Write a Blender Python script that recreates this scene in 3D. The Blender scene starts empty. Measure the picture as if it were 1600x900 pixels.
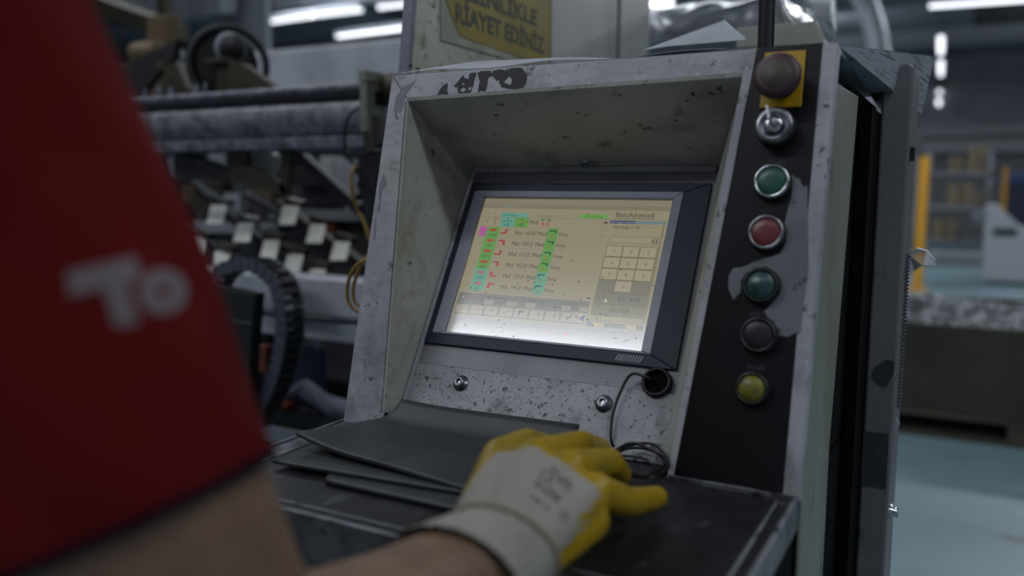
import bpy, bmesh, math, random
import numpy as np
from mathutils import Vector, Matrix
from mathutils.bvhtree import BVHTree
random.seed(7)
rng = np.random.RandomState(5)
SC = bpy.context.scene
COL = SC.collection

# ------------------------------------------------------------------ camera
K = 0.82                       # unit of the console drawing -> metres
Z0 = 0.98                      # height of the console desk above the floor
FPX = 1312.8
YAW, PITCH, ROLL = .4986, -.1156, .0058
CAM = np.array([.7438 * K, -.8805 * K, .3187 * K + Z0])
_f = np.array([-math.sin(YAW) * math.cos(PITCH), math.cos(YAW) * math.cos(PITCH), math.sin(PITCH)])
_r0 = np.array([math.cos(YAW), math.sin(YAW), 0.0])
_u0 = np.cross(_r0, _f)
_r = math.cos(ROLL) * _r0 + math.sin(ROLL) * _u0
_u = -math.sin(ROLL) * _r0 + math.cos(ROLL) * _u0
cam_data = bpy.data.cameras.new('camera')
cam = bpy.data.objects.new('camera', cam_data)
COL.objects.link(cam)
cam.matrix_world = Matrix(((_r[0], _u[0], -_f[0], CAM[0]), (_r[1], _u[1], -_f[1], CAM[1]),
                           (_r[2], _u[2], -_f[2], CAM[2]), (0, 0, 0, 1)))
cam_data.sensor_width = 36
cam_data.lens = FPX * 36 / 1600
cam_data.clip_start = .02
cam_data.dof.use_dof = True
cam_data.dof.focus_distance = .94
cam_data.dof.aperture_fstop = 2.4
SC.camera = cam

# ------------------------------------------------------------------ world, exposure, large lights
SC.view_settings.view_transform = 'Standard'
SC.view_settings.look = 'None'
SC.view_settings.gamma = 1
SC.view_settings.exposure = -.38
w = bpy.data.worlds.new('hall_air'); SC.world = w; w.use_nodes = True
w.node_tree.nodes['Background'].inputs[0].default_value = (.72, .80, 1.0, 1)
w.node_tree.nodes['Background'].inputs[1].default_value = .30

def area(name, loc, sx, sy, power, col=(.88, .93, 1.0)):
    l = bpy.data.lights.new(name, 'AREA'); l.shape = 'RECTANGLE'; l.size = sx; l.size_y = sy
    l.energy = power; l.color = col
    o = bpy.data.objects.new(name, l); COL.objects.link(o); o.location = loc
    return o
# the row of fluorescent fittings behind the operator, running along the hall (one of them mirrors in the screen)
for x, L_ in ((-4.4, 4.0), (-1.7, 21.0), (1.0, 4.0), (3.7, 4.0)):
    area('ceiling_and_fill_lamp', (x, -2.42, 3.8), 2.2, .40, L_ * 2.2 * .40 * math.pi)
# unseen lamps added to brighten the tube machine
for x in (-3.2, -1.2):
    area('ceiling_and_fill_lamp', (x, .25, 3.8), 1.5, .2, 24)
# fittings over the right-hand aisle beside the console
for x in (2.3, 4.2, 6.1):
    area('ceiling_and_fill_lamp', (x, -.75, 3.8), 1.6, .25, 34)
# rows further into the hall, out of frame above
for x, y in ((-4.5, 3.5), (-1, 3.5), (2.5, 3.5), (-8, 9), (-3, 9), (2, 9), (-10, 16), (-3, 16), (3, 16)):
    area('ceiling_and_fill_lamp', (x, y, 4.3), 1.5, .3, (48 if y < 5 else 170))
    area('ceiling_lamp_glow', (x, y + .6, 4.0), 1.5, .1, (16 if y < 5 else 130)).rotation_euler = (math.pi, 0, 0)   # the bare tubes light the roof too

# ------------------------------------------------------------------ helpers
def ray(px, py): return _f + _r * (px - 800) / FPX - _u * (py - 450) / FPX
def mD(px, py, D): return CAM + D * ray(px, py)
def mX(px, py, X): d = ray(px, py); return CAM + d * (X - CAM[0]) / d[0]
def mY(px, py, Y): d = ray(px, py); return CAM + d * (Y - CAM[1]) / d[1]
def mZ(px, py, Z): d = ray(px, py); return CAM + d * (Z - CAM[2]) / d[2]
_fl = math.hypot(.1204, .4808)
FUP = np.array([0, .1204, .4808]) / _fl            # up the sloping front face
FOUT = np.array([0, -.4808, .1204]) / _fl          # out of the front face
_th = math.radians(30.5)
SUP = np.array([0, math.sin(_th), math.cos(_th)])  # up the recessed screen panel
SOUT = np.array([0, -math.cos(_th), math.sin(_th)])
BASE = np.array([0, 0, Z0])
EX = np.array([1.0, 0, 0]); EY = np.array([0, 1.0, 0]); EZ = np.array([0, 0, 1.0])
def F(u, v, w=0): return BASE + K * (EX * u + FUP * v + FOUT * w)
def S(u, t, w=0): return BASE + K * (EX * u + EY * .04 + SUP * t + SOUT * w)
def U(x, y, z): return BASE + K * np.array([x, y, z], float)
def plane_uv(px, py, n, q, up):
    d = ray(px, py); t = (n @ (q - CAM)) / (n @ d); p = (CAM + t * d - q) / K
    return p[0], p @ up
def fpx(px, py): return plane_uv(px, py, FOUT, BASE, FUP)
def spx(px, py): return plane_uv(px, py, SOUT, BASE + K * EY * .04, SUP)

def lin(h):
    if isinstance(h, str):
        c = [int(h[i:i + 2], 16) / 255 for i in (0, 2, 4)]
        return tuple(x / 12.92 if x <= .04045 else ((x + .055) / 1.055) ** 2.4 for x in c) + (1,)
    return tuple(h) + (1,)

def mat(name, col, rough=.5, metal=0.0, layers=(), emit=None, estr=1.0, bump=0.0, bscale=200.0, spec=.5, trans=0.0, alpha=1.0, sheen=0.0):
    """painted / worn surface; a layer is (colour, noise scale, low, high, stretch xyz, detail)"""
    m = bpy.data.materials.new(name); m.use_nodes = True
    nt = m.node_tree; N = nt.nodes; L = nt.links
    b = N['Principled BSDF']
    b.inputs['Roughness'].default_value = rough
    b.inputs['Metallic'].default_value = metal
    b.inputs['Specular IOR Level'].default_value = spec
    b.inputs['Base Color'].default_value = lin(col)
    b.inputs['Alpha'].default_value = alpha
    if trans: b.inputs['Transmission Weight'].default_value = trans
    if sheen: b.inputs['Sheen Weight'].default_value = sheen
    if emit is not None:
        b.inputs['Emission Color'].default_value = lin(emit); b.inputs['Emission Strength'].default_value = estr
    tc = N.new('ShaderNodeTexCoord')
    prev = None
    for i, l in enumerate(layers):
        c, sc, lo, hi = l[:4]; st = l[4] if len(l) > 4 else (1, 1, 1); det = l[5] if len(l) > 5 else 6
        mp = N.new('ShaderNodeMapping'); mp.inputs['Scale'].default_value = st
        mp.inputs['Location'].default_value = (i * 3.7, i * 1.9, i * 5.1)
        L.new(tc.outputs['Object'], mp.inputs[0])
        n = N.new('ShaderNodeTexNoise'); n.inputs['Scale'].default_value = sc; n.inputs['Detail'].default_value = det
        n.inputs['Roughness'].default_value = .6
        L.new(mp.outputs[0], n.inputs[0])
        r = N.new('ShaderNodeMapRange'); r.inputs[1].default_value = lo; r.inputs[2].default_value = hi
        L.new(n.outputs[0], r.inputs[0])
        mx = N.new('ShaderNodeMix'); mx.data_type = 'RGBA'
        L.new(r.outputs[0], mx.inputs[0])
        if prev is None: mx.inputs[6].default_value = lin(col)
        else: L.new(prev, mx.inputs[6])
        mx.inputs[7].default_value = lin(c); prev = mx.outputs[2]
    if prev is not None: L.new(prev, b.inputs['Base Color'])
    if bump:
        n = N.new('ShaderNodeTexNoise'); n.inputs['Scale'].default_value = bscale; n.inputs['Detail'].default_value = 4
        L.new(tc.outputs['Object'], n.inputs[0])
        bp = N.new('ShaderNodeBump'); bp.inputs['Strength'].default_value = bump; bp.inputs['Distance'].default_value = .004
        L.new(n.outputs[0], bp.inputs['Height']); L.new(bp.outputs[0], b.inputs['Normal'])
    return m

class MB:
    def __init__(s): s.v = []; s.f = []; s.mi = []; s.sm = []
    def add(s, vs, fs, mi=0, smooth=False):
        o = len(s.v); s.v += [tuple(map(float, p)) for p in vs]
        for f in fs: s.f.append([i + o for i in f]); s.mi.append(mi); s.sm.append(smooth)
        return s
    def hexa(s, p, mi=0):        # 4 points front, 4 points back (same order)
        return s.add(p, [(0, 1, 2, 3), (7, 6, 5, 4), (0, 4, 5, 1), (1, 5, 6, 2), (2, 6, 7, 3), (3, 7, 4, 0)], mi)
    def box(s, lo, hi, mi=0):
        (a, b, c), (d, e, f) = lo, hi
        return s.hexa([(a, b, c), (d, b, c), (d, b, f), (a, b, f), (a, e, c), (d, e, c), (d, e, f), (a, e, f)], mi)
    def obox(s, c, size, R=None, mi=0):   # oriented box, R columns = axes
        R = np.eye(3) if R is None else np.array(R); h = np.array(size) / 2
        p = [np.array(c) + R @ (h * np.array(q)) for q in ((-1, -1, -1), (1, -1, -1), (1, -1, 1), (-1, -1, 1), (-1, 1, -1), (1, 1, -1), (1, 1, 1), (-1, 1, 1))]
        return s.hexa(p, mi)
    def prism(s, poly, vec, mi=0):
        n = len(poly); vec = np.array(vec, float); a = [np.array(p, float) for p in poly]
        fs = [tuple(range(n)), tuple(range(2 * n - 1, n - 1, -1))] + [(i, i + n, (i + 1) % n + n, (i + 1) % n) for i in range(n)]
        return s.add(a + [p + vec for p in a], fs, mi)
    def lathe(s, o, ax, prof, n=24, mi=0, smooth=True, caps=True):
        ax = np.array(ax, float); ax /= np.linalg.norm(ax)
        t = np.array([1.0, 0, 0]) if abs(ax[0]) < .9 else np.array([0, 1.0, 0])
        a = np.cross(ax, t); a /= np.linalg.norm(a); b = np.cross(ax, a)
        vs = []; fs = []
        for r, h in prof:
            for k in range(n):
                q = 2 * math.pi * k / n; vs.append(np.array(o) + ax * h + r * (a * math.cos(q) + b * math.sin(q)))
        for i in range(len(prof) - 1):
            for k in range(n): fs.append((i * n + k, i * n + (k + 1) % n, (i + 1) * n + (k + 1) % n, (i + 1) * n + k))
        s.add(vs, fs, mi, smooth)
        if caps:
            s.add(vs[:n], [tuple(range(n - 1, -1, -1))], mi); s.add(vs[-n:], [tuple(range(n))], mi)
        return s
    def cyl(s, p0, p1, r, n=16, mi=0, r1=None):
        p0 = np.array(p0, float); p1 = np.array(p1, float); h = np.linalg.norm(p1 - p0)
        return s.lathe(p0, p1 - p0, [(r, 0), (r if r1 is None else r1, h)], n, mi)
    def tube(s, pts, r, n=8, mi=0, sub=6):
        P = spline(pts, sub); vs = []; fs = []; ref = None
        for i, p in enumerate(P):
            d = P[min(i + 1, len(P) - 1)] - P[max(i - 1, 0)]; d /= np.linalg.norm(d) + 1e-12
            if ref is None: ref = np.cross(d, (0.3, .2, 1)); 
            a = ref - d * (ref @ d); a /= np.linalg.norm(a) + 1e-12; ref = a; b = np.cross(d, a)
            for k in range(n):
                q = 2 * math.pi * k / n; vs.append(p + r * (a * math.cos(q) + b * math.sin(q)))
        m = len(P)
        for i in range(m - 1):
            for k in range(n): fs.append((i * n + k, i * n + (k + 1) % n, (i + 1) * n + (k + 1) % n, (i + 1) * n + k))
        s.add(vs, fs, mi, True); s.add(vs[:n], [tuple(range(n))], mi); s.add(vs[-n:], [tuple(range(n))], mi)
        return s
    def grid(s, fn, nu, nv, mi=0, thick=None, closed=False):
        P = [fn(i / nu, j / nv) for j in range(nv + 1) for i in range(nu + 1)]
        fs = [(j * (nu + 1) + i, j * (nu + 1) + i + 1, (j + 1) * (nu + 1) + i + 1, (j + 1) * (nu + 1) + i) for j in range(nv) for i in range(nu)]
        s.add(P, fs, mi, True)
        if thick is not None:
            t = np.array(thick, float); o = len(s.v) - len(P)
            s.add([np.array(p) + t for p in P], [tuple(reversed(f)) for f in fs], mi, True); o2 = o + len(P)
            rim = [i for i in range(nu + 1)] + [(j + 1) * (nu + 1) + nu for j in range(nv)] + [nv * (nu + 1) + nu - 1 - i for i in range(nu)] + [(nv - 1 - j) * (nu + 1) for j in range(nv - 1)]
            for a, b in zip(rim, rim[1:] + rim[:1]): s.f.append([o + a, o2 + a, o2 + b, o + b]); s.mi.append(mi); s.sm.append(False)
        return s
    def build(s, name, mats, parent=None, bevel=0.0, label=None, kind=None, recalc=True, loc=None):
        org = ORG.get(parent.name, np.zeros(3)) if parent else (np.array(loc, float) if loc is not None else np.array(s.v).min(0) * .5 + np.array(s.v).max(0) * .5 if s.v else np.zeros(3))
        if not parent and loc is None: org[2] = np.array(s.v)[:, 2].min()
        me = bpy.data.meshes.new(name)
        me.from_pydata([tuple(np.array(p) - org) for p in s.v], [], s.f)
        me.polygons.foreach_set('material_index', s.mi); me.polygons.foreach_set('use_smooth', s.sm)
        for m in (mats if isinstance(mats, (list, tuple)) else [mats]): me.materials.append(m)
        if recalc:
            bm = bmesh.new(); bm.from_mesh(me); bmesh.ops.recalc_face_normals(bm, faces=bm.faces); bm.to_mesh(me); bm.free()
        o = bpy.data.objects.new(name, me); COL.objects.link(o)
        if parent: o.parent = parent
        else: o.location = org
        ORG[o.name] = org
        if bevel:
            b = o.modifiers.new('edge', 'BEVEL'); b.width = bevel; b.segments = 2; b.limit_method = 'ANGLE'; b.angle_limit = math.radians(40)
        if label: o['label'] = label
        if kind: o['kind'] = kind
        return o
ORG = {}
def spline(pts, sub=6):
    P = [np.array(p, float) for p in pts]
    if len(P) < 3 or sub <= 1: return P
    Q = [2 * P[0] - P[1]] + P + [2 * P[-1] - P[-2]]; out = []
    for i in range(1, len(Q) - 2):
        a, b, c, d = Q[i - 1:i + 3]
        for k in range(sub):
            t = k / sub
            out.append(.5 * (2 * b + (c - a) * t + (2 * a - 5 * b + 4 * c - d) * t * t + (3 * b - a - 3 * c + d) * t ** 3))
    return out + [P[-1]]
def thing(name, label, cat, loc, group=None):
    o = bpy.data.objects.new(name, None); COL.objects.link(o); o.location = tuple(loc); o.empty_display_size = .05
    ORG[o.name] = np.array(loc, float); return tag(o, label, cat, group)
def tag(o, label, cat, group=None):
    o['label'] = label; o['category'] = cat
    if group: o['group'] = group
    return o
def struct(o): o['kind'] = 'structure'; return o
def text_geo(body, bold=0.0):
    c = bpy.data.curves.new('t', 'FONT'); c.body = body; c.resolution_u = 3; c.offset = bold
    o = bpy.data.objects.new('t', c); COL.objects.link(o)
    dg = bpy.context.evaluated_depsgraph_get(); dg.update()
    me = o.evaluated_get(dg).to_mesh()
    vs = np.array([tuple(v.co) for v in me.vertices]).reshape(-1, 3); fs = [tuple(p.vertices) for p in me.polygons]
    bpy.data.objects.remove(o); bpy.data.curves.remove(c)
    return vs, fs
_tc = {}
def text_fit(body, bold=0.0):
    """vertices in a 0..1 box (x) with cap height 1, faces, aspect"""
    if (body, bold) not in _tc:
        vs, fs = text_geo(body, bold); lo = vs.min(0); hi = vs.max(0); ch = .73
        v = np.zeros_like(vs); v[:, 0] = (vs[:, 0] - lo[0]) / (hi[0] - lo[0]); v[:, 1] = vs[:, 1] / ch
        _tc[(body, bold)] = (v, fs, (hi[0] - lo[0]) / ch)
    return _tc[(body, bold)]
def poly_px(mb, pxs, Y, depth, mi=0):
    """a plate whose front outline lies in the plane Y, with real thickness"""
    return mb.prism([mY(x, y, Y) for x, y in pxs], (0, depth, 0), mi)

# ------------------------------------------------------------------ materials
M = {}
M['white_paint'] = mat('worn_white_paint', 'a0a1a7', .45, layers=[('7f8085', 7, .42, .66), ('66666a', 15, .54, .72), ('8d8c80', 5, .52, .72), ('4c4c4e', 45, .63, .67), ('333335', 150, .67, .70)], bump=.15, bscale=120)
M['speckled'] = mat('speckled_worn_paint', '9b9ca1', .5, layers=[('7d7e82', 14, .45, .7), ('5c5c60', 26, .56, .74), ('3a3a3d', 150, .60, .64), ('2f2f32', 330, .61, .65)], bump=.2, bscale=150)
M['hood'] = mat('grimy_hood_paint', 'aaaba5', .5, layers=[('919188', 6, .4, .7), ('6f6e65', 9, .50, .76, (1, 2, 2)), ('55544b', 24, .60, .74), ('2f2e28', 60, .64, .70)], bump=.1, bscale=90)
M['cheek'] = mat('yellowed_paint', '9fa19a', .5, layers=[('84867b', 5, .40, .66), ('6b6c62', 14, .55, .72), ('4a4b44', 60, .65, .69)], bump=.1, bscale=100)
M['panel_grey'] = mat('screen_surround_grey', '83848a', .45, layers=[('6c6d73', 10, .45, .7), ('3a3a3d', 150, .68, .7)])
M['side'] = mat('grey_green_side_paint', '83867e', .5, layers=[('6d7064', 7, .42, .68, (1, 1, .3)), ('4a4b45', 16, .58, .70, (1, 1, .5)), ('9a9b98', 60, .64, .68)], bump=.12)
M['navy'] = mat('navy_bezel_plastic', '1c2133', .48, layers=[('22273a', 40, .5, .7)], spec=.35)
M['silver'] = mat('grey_bezel_plastic', '8d919e', .35, layers=[('737784', 12, .5, .75)])
M['black_film'] = mat('worn_black_panel', '08080c', .4, layers=[('0e0e13', 14, .45, .7), ('222228', 60, .66, .72)], bump=.05, bscale=300, spec=.3)
M['black'] = mat('black_rubber', '0c0c0d', .55)
M['black_void'] = mat('black_steel_and_shade', '060607', .8, spec=.1)  # black that stands for shade in the console gap; port and bed share it
M['rubber'] = mat('dusty_black_rubber', '232628', .55, layers=[('33373a', 7, .42, .7), ('1b1d1f', 18, .55, .75)], bump=.08, bscale=400)
M['desk'] = mat('scuffed_shaded_steel', '1d1e21', .42, .25, layers=[('34363a', 8, .48, .66), ('5b5d62', 24, .60, .72, (1.5, .6, 1)), ('101113', 12, .55, .7)], bump=.1)  # scuffed steel; its dark base includes the shade falling on the desk
M['desk_light'] = mat('scratched_bare_steel', '74767c', .42, .4, layers=[('3c3e44', 14, .45, .62), ('232428', 40, .58, .66)], bump=.1)
M['steel'] = mat('worn_steel', '8d9094', .3, .9, layers=[('55575b', 30, .5, .7)])
M['chrome'] = mat('bright_steel', 'b9bcc2', .2, 1.0)
M['dark_steel'] = mat('oily_dark_steel', '2b2c30', .38, .6, layers=[('1a1a1c', 20, .45, .7), ('45464a', 50, .6, .7)])
M['brown_steel'] = mat('oily_brown_steel', '3a3527', .5, .3, layers=[('252219', 14, .45, .7), ('4d4633', 40, .58, .7)])
M['mottled'] = mat('mottled_galvanised_beam', '70727a', .42, .3, layers=[('4a4c55', 28, .42, .62), ('34353c', 75, .55, .66), ('888a90', 40, .62, .7)], bump=.1)
M['yellow'] = mat('yellow_plastic', 'aa8806', .4, layers=[('7d6410', 30, .55, .75)])
M['estop'] = mat('faded_red_mushroom', '42262b', .45, layers=[('33222a', 30, .45, .7)])
M['estop_c'] = mat('dirty_olive_disc', '403b2f', .5, layers=[('332f27', 60, .45, .7)])
M['green_cap'] = mat('green_button_cap', '164b3e', .35, spec=.6)
M['red_cap'] = mat('red_button_cap', '652626', .35, spec=.6)
M['dgreen_cap'] = mat('dark_green_lens', '0e3a38', .32, spec=.8)
M['black_cap'] = mat('black_cap', '16161a', .4)
M['yellow_cap'] = mat('yellow_lens', '6f6b18', .35, layers=[('545230', 120, .45, .65)])
M['patch'] = mat('rubbed_grey_patch', '6a6c72', .5, layers=[('58595e', 20, .45, .7), ('3d3d41', 60, .62, .68)])
M['decal'] = mat('flaked_black_lettering', '17171a', .6)
M['paper'] = mat('creased_paper', '9da0a8', .7, layers=[('8b8e96', 10, .45, .7)])
M['paper_dark'] = mat('grey_printed_sheet', '9497a0', .7, layers=[('83868f', 12, .45, .7), ('5d6068', 90, .55, .6, (.12, .12, 3))])
M['sign_plate'] = mat('stained_cover_plate', 'b3b6a9', .5, layers=[('969a88', 8, .42, .66), ('6f745f', 30, .55, .68), ('43473a', 80, .6, .66)], bump=.12)
M['cover_plain'] = mat('pale_cover_plate', 'a7a9a6', .45, layers=[('8d9088', 6, .45, .7, (1, 1, .3))])
M['edge_blue'] = mat('scuffed_plate_edge', '6f7280', .45, layers=[('5a5c68', 30, .45, .65)])
M['sign_yellow'] = mat('faded_yellow_sign', '84751f', .5, layers=[('74681f', 12, .45, .7), ('957a1c', 30, .6, .7)])
M['sign_text'] = mat('faded_sign_ink', '3c3c34', .6, layers=[('55543a', 60, .5, .65)])
M['film_edge'] = mat('cloudy_film', '8f9182', .3, layers=[('a5a698', 20, .5, .7)])
M['white_beam'] = mat('white_enamel', 'a9acb4', .4, layers=[('8f929a', 5, .45, .7)])
M['tab'] = mat('bright_zinc_tab', 'dddad2', .45, .0, layers=[('bdbab0', 40, .5, .7)])
M['tab_warm'] = mat('brassy_tab', '5a4a34', .45, .2)
M['chain_grey'] = mat('grey_plastic_link', '4a4d57', .45, layers=[('3a3d46', 40, .45, .7)])
M['chain_in'] = mat('dark_link_side', '1b1c1f', .6)
M['cable_y'] = mat('ochre_cable', '8a6d2e', .45)
M['cable_k'] = mat('black_cable', '0f0f11', .4)
M['cloth'] = mat('grey_rag', '6c6f7c', .9, layers=[('555865', 20, .45, .7)])
M['red_plastic'] = mat('dull_red_plastic', '7a2a22', .5)
M['navy_sheet'] = mat('dark_blue_sheet', '1b2340', .5)
M['orange_dull'] = mat('dull_orange_fitting', '6a3418', .6)
M['floor'] = mat('worn_teal_floor_paint', '5f7880', .45, layers=[('6d858b', .8, .4, .65), ('4c606a', .5, .5, .75), ('80949a', 3.0, .58, .75, (.6, 1.5, 1)), ('4d4c4f', 2.4, .66, .71, (.5, 1.6, 1)), ('7a5f60', 6, .70, .74)])
M['ceiling'] = mat('grey_ceiling_sheet', '7f838b', .7, layers=[('6c7078', .4, .45, .6)])
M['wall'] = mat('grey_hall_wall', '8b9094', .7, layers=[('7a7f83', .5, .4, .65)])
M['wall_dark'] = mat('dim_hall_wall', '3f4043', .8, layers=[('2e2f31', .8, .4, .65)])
M['beam_c'] = mat('grey_roof_beam', '7d8189', .6)
M['beam_dark'] = mat('dark_roof_panel', '2b3032', .8)
M['duct'] = mat('galvanised_duct', '80848a', .4, .3)
M['door_grey'] = mat('roller_door_slats', '6b6d70', .5)
M['door_frame'] = mat('pale_door_frame', '8b9094', .5)
M['card'] = mat('brown_cardboard', '6f6350', .8, layers=[('5d5342', 3, .45, .7)])
M['bin'] = mat('olive_board_bin', '3f3d33', .8, layers=[('35342c', 3, .4, .7), ('4a473b', 9, .55, .75)])
M['pallet'] = mat('weathered_pallet_wood', '5c5648', .8, layers=[('443f35', 8, .45, .7, (.3, 1, 1))])
M['scrap'] = mat('bright_metal_scrap', '96989c', .5, .25, layers=[('5e6064', 12, .4, .6), ('b8b8ba', 20, .6, .7)])
M['post_yellow'] = mat('yellow_guard_post', 'c08a14', .5)
M['machine_white'] = mat('white_machine_paint', '8f9499', .5)
M['machine_blue'] = mat('blue_machine_paint', '24466f', .5)
M['shelf_grey'] = mat('grey_shelving', '767b80', .6)
M['post'] = mat('scuffed_grey_post', '6d6d70', .45, layers=[('5c5c5f', 6, .42, .68, (1, 1, .4)), ('3a3a3c', 22, .62, .68, (1, 1, .3))], bump=.12)
M['tape'] = mat('dark_tape', '2f3033', .5, layers=[('3b3c40', 30, .45, .7)])
M['tube_light'] = mat('lit_fluorescent_tube', 'ffffff', .5, emit='f4f6ff', estr=2.4)
M['lamp_body'] = mat('lamp_housing', '8b8f96', .5)
M['skin'] = mat('skin', '755d4a', .55, layers=[('7d6250', 18, .4, .7), ('6a4f41', 40, .5, .7)], bump=.05, bscale=500)
M['shirt'] = mat('red_cotton', '561112', .9, layers=[('4a0d0f', 8, .45, .7)], bump=.15, bscale=900, spec=.08)
M['shirt_trim'] = mat('navy_cotton_trim', '090b18', .9, spec=.05)
M['shirt_print'] = mat('pale_shirt_print', '655c60', .8)
M['trousers'] = mat('dark_work_trousers', '22252d', .9)
M['hair'] = mat('dark_hair', '17120f', .7)
M['shoe'] = mat('black_work_shoe', '141414', .6)
M['glove_cuff'] = mat('white_ribbed_cuff', '94928a', .85, layers=[('85837a', 30, .45, .7)], bump=.2, bscale=600)
M['glove_print'] = mat('grey_glove_print', '4b4c4c', .8)
def film_mat(name, fac, rough, tint=(.9, .93, .97, 1)):
    m = bpy.data.materials.new(name); m.use_nodes = True; N = m.node_tree.nodes; L = m.node_tree.links
    N.remove(N['Principled BSDF']); t = N.new('ShaderNodeBsdfTransparent'); t.inputs[0].default_value = tint
    g = N.new('ShaderNodeBsdfGlossy'); g.inputs['Roughness'].default_value = rough
    lw = N.new('ShaderNodeFresnel'); lw.inputs[0].default_value = 1.5
    ad = N.new('ShaderNodeMath'); ad.operation = 'MULTIPLY_ADD'; ad.inputs[1].default_value = 1.0; ad.inputs[2].default_value = fac
    mx = N.new('ShaderNodeMixShader')
    L.new(lw.outputs[0], ad.inputs[0]); L.new(ad.outputs[0], mx.inputs[0]); L.new(t.outputs[0], mx.inputs[1]); L.new(g.outputs[0], mx.inputs[2])
    L.new(mx.outputs[0], N['Material Output'].inputs[0]); return m
M['glass'] = film_mat('dusty_screen_glass', .10, .16, (.95, .95, .95, 1))
M['film'] = film_mat('clear_plastic_film', .2, .28)
def glove_mat():
    m = bpy.data.materials.new('dipped_glove'); m.use_nodes = True; N = m.node_tree.nodes; L = m.node_tree.links
    b = N['Principled BSDF']; a = N.new('ShaderNodeAttribute'); a.attribute_name = 'dip'
    tc = N.new('ShaderNodeTexCoord'); n = N.new('ShaderNodeTexNoise'); n.inputs['Scale'].default_value = 160; n.inputs['Detail'].default_value = 5
    L.new(tc.outputs['Object'], n.inputs[0])
    ad = N.new('ShaderNodeMath'); ad.operation = 'MULTIPLY_ADD'; ad.inputs[1].default_value = .012; ad.inputs[2].default_value = -.006
    L.new(n.outputs[0], ad.inputs[0]); s = N.new('ShaderNodeMath'); s.operation = 'ADD'; L.new(a.outputs['Fac'], s.inputs[0]); L.new(ad.outputs[0], s.inputs[1])
    r = N.new('ShaderNodeMapRange'); r.inputs[1].default_value = -.0012; r.inputs[2].default_value = .0012; L.new(s.outputs[0], r.inputs[0])
    yel = N.new('ShaderNodeMix'); yel.data_type = 'RGBA'; yel.inputs[6].default_value = lin('9c8008'); yel.inputs[7].default_value = lin('85701a')
    n2 = N.new('ShaderNodeTexNoise'); n2.inputs['Scale'].default_value = 45; L.new(tc.outputs['Object'], n2.inputs[0])
    r2 = N.new('ShaderNodeMapRange'); r2.inputs[1].default_value = .5; r2.inputs[2].default_value = .7; L.new(n2.outputs[0], r2.inputs[0]); L.new(r2.outputs[0], yel.inputs[0])
    mx = N.new('ShaderNodeMix'); mx.data_type = 'RGBA'; mx.inputs[6].default_value = lin('8f8d84'); L.new(yel.outputs[2], mx.inputs[7]); L.new(r.outputs[0], mx.inputs[0])
    L.new(mx.outputs[2], b.inputs['Base Color'])
    ro = N.new('ShaderNodeMapRange'); ro.inputs[3].default_value = .9; ro.inputs[4].default_value = .42; L.new(r.outputs[0], ro.inputs[0]); L.new(ro.outputs[0], b.inputs['Roughness'])
    bp = N.new('ShaderNodeBump'); bp.inputs['Strength'].default_value = .25; bp.inputs['Distance'].default_value = .003
    n3 = N.new('ShaderNodeTexNoise'); n3.inputs['Scale'].default_value = 220; L.new(tc.outputs['Object'], n3.inputs[0]); L.new(n3.outputs[0], bp.inputs['Height']); L.new(bp.outputs[0], b.inputs['Normal'])
    return m
M['glove'] = glove_mat()

# ------------------------------------------------------------------ hall
XL, XR, YB, YF, ZC = -22.0, 9.0, 24.0, -7.0, 4.7
struct(MB().box((XL, YF, -.1), (XR, YB, 0)).build('floor', M['floor']))
struct(MB().box((XL, YF, ZC), (XR, YB, ZC + .1)).build('ceiling', M['ceiling']))
struct(MB().box((XL, YB, 0), (XR, YB + .2, ZC)).build('wall_back', M['wall']))
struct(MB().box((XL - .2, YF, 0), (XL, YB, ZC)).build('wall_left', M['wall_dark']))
struct(MB().box((XR, YF, 0), (XR + .2, YB, ZC)).build('wall_right', M['wall']))
# roof beams across the hall and dark roof panels
n = 0
for y in (6.0, 10.5, 15.0, 19.5):
    n += 1
    b = MB(); b.box((XL, y, ZC - .35), (XR, y + .16, ZC - .02)); b.box((XL, y - .1, ZC - .38), (XR, y + .26, ZC - .34))
    struct(b.build('trim_%d' % n, M['beam_c']))
for x0, x1, y0, y1 in ((mY(1522, 100, 11.2)[0], 4.5, 11.2, 13.0), (mY(1512, 150, 16.0)[0], 4.5, 16.0, 18.0), (-9, -5.5, 11.2, 14.6)):
    n += 1
    struct(MB().box((x0, y0, ZC - .3), (x1, y1, ZC - .22)).build('trim_%d' % n, M['beam_dark']))
# door in the back wall: frame, slatted curtain
dl, dr = mY(1440, 215, YB - .1)[0], mY(1640, 215, YB - .1)[0]
dtop = mY(1500, 212, YB)[2]
d = MB(); d.box((dl - .25, YB - .12, 0), (dl, YB - .004, dtop + .25)); d.box((dr, YB - .12, 0), (dr + .25, YB - .004, dtop + .25)); d.box((dl, YB - .12, dtop), (dr, YB - .004, dtop + .25))
d.box((dl, YB - .4, dtop - .45), (dr, YB - .125, dtop - .15))
door = struct(d.build('door_1', M['door_frame'], loc=(dl, YB, 0)))
for k in range(18):
    z = k * dtop / 18
    MB().box((dl + .01, YB - .07, z + .01), (dr - .01, YB - .01, z + dtop / 18 - .01)).build('slat', M['door_grey'], door)

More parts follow.
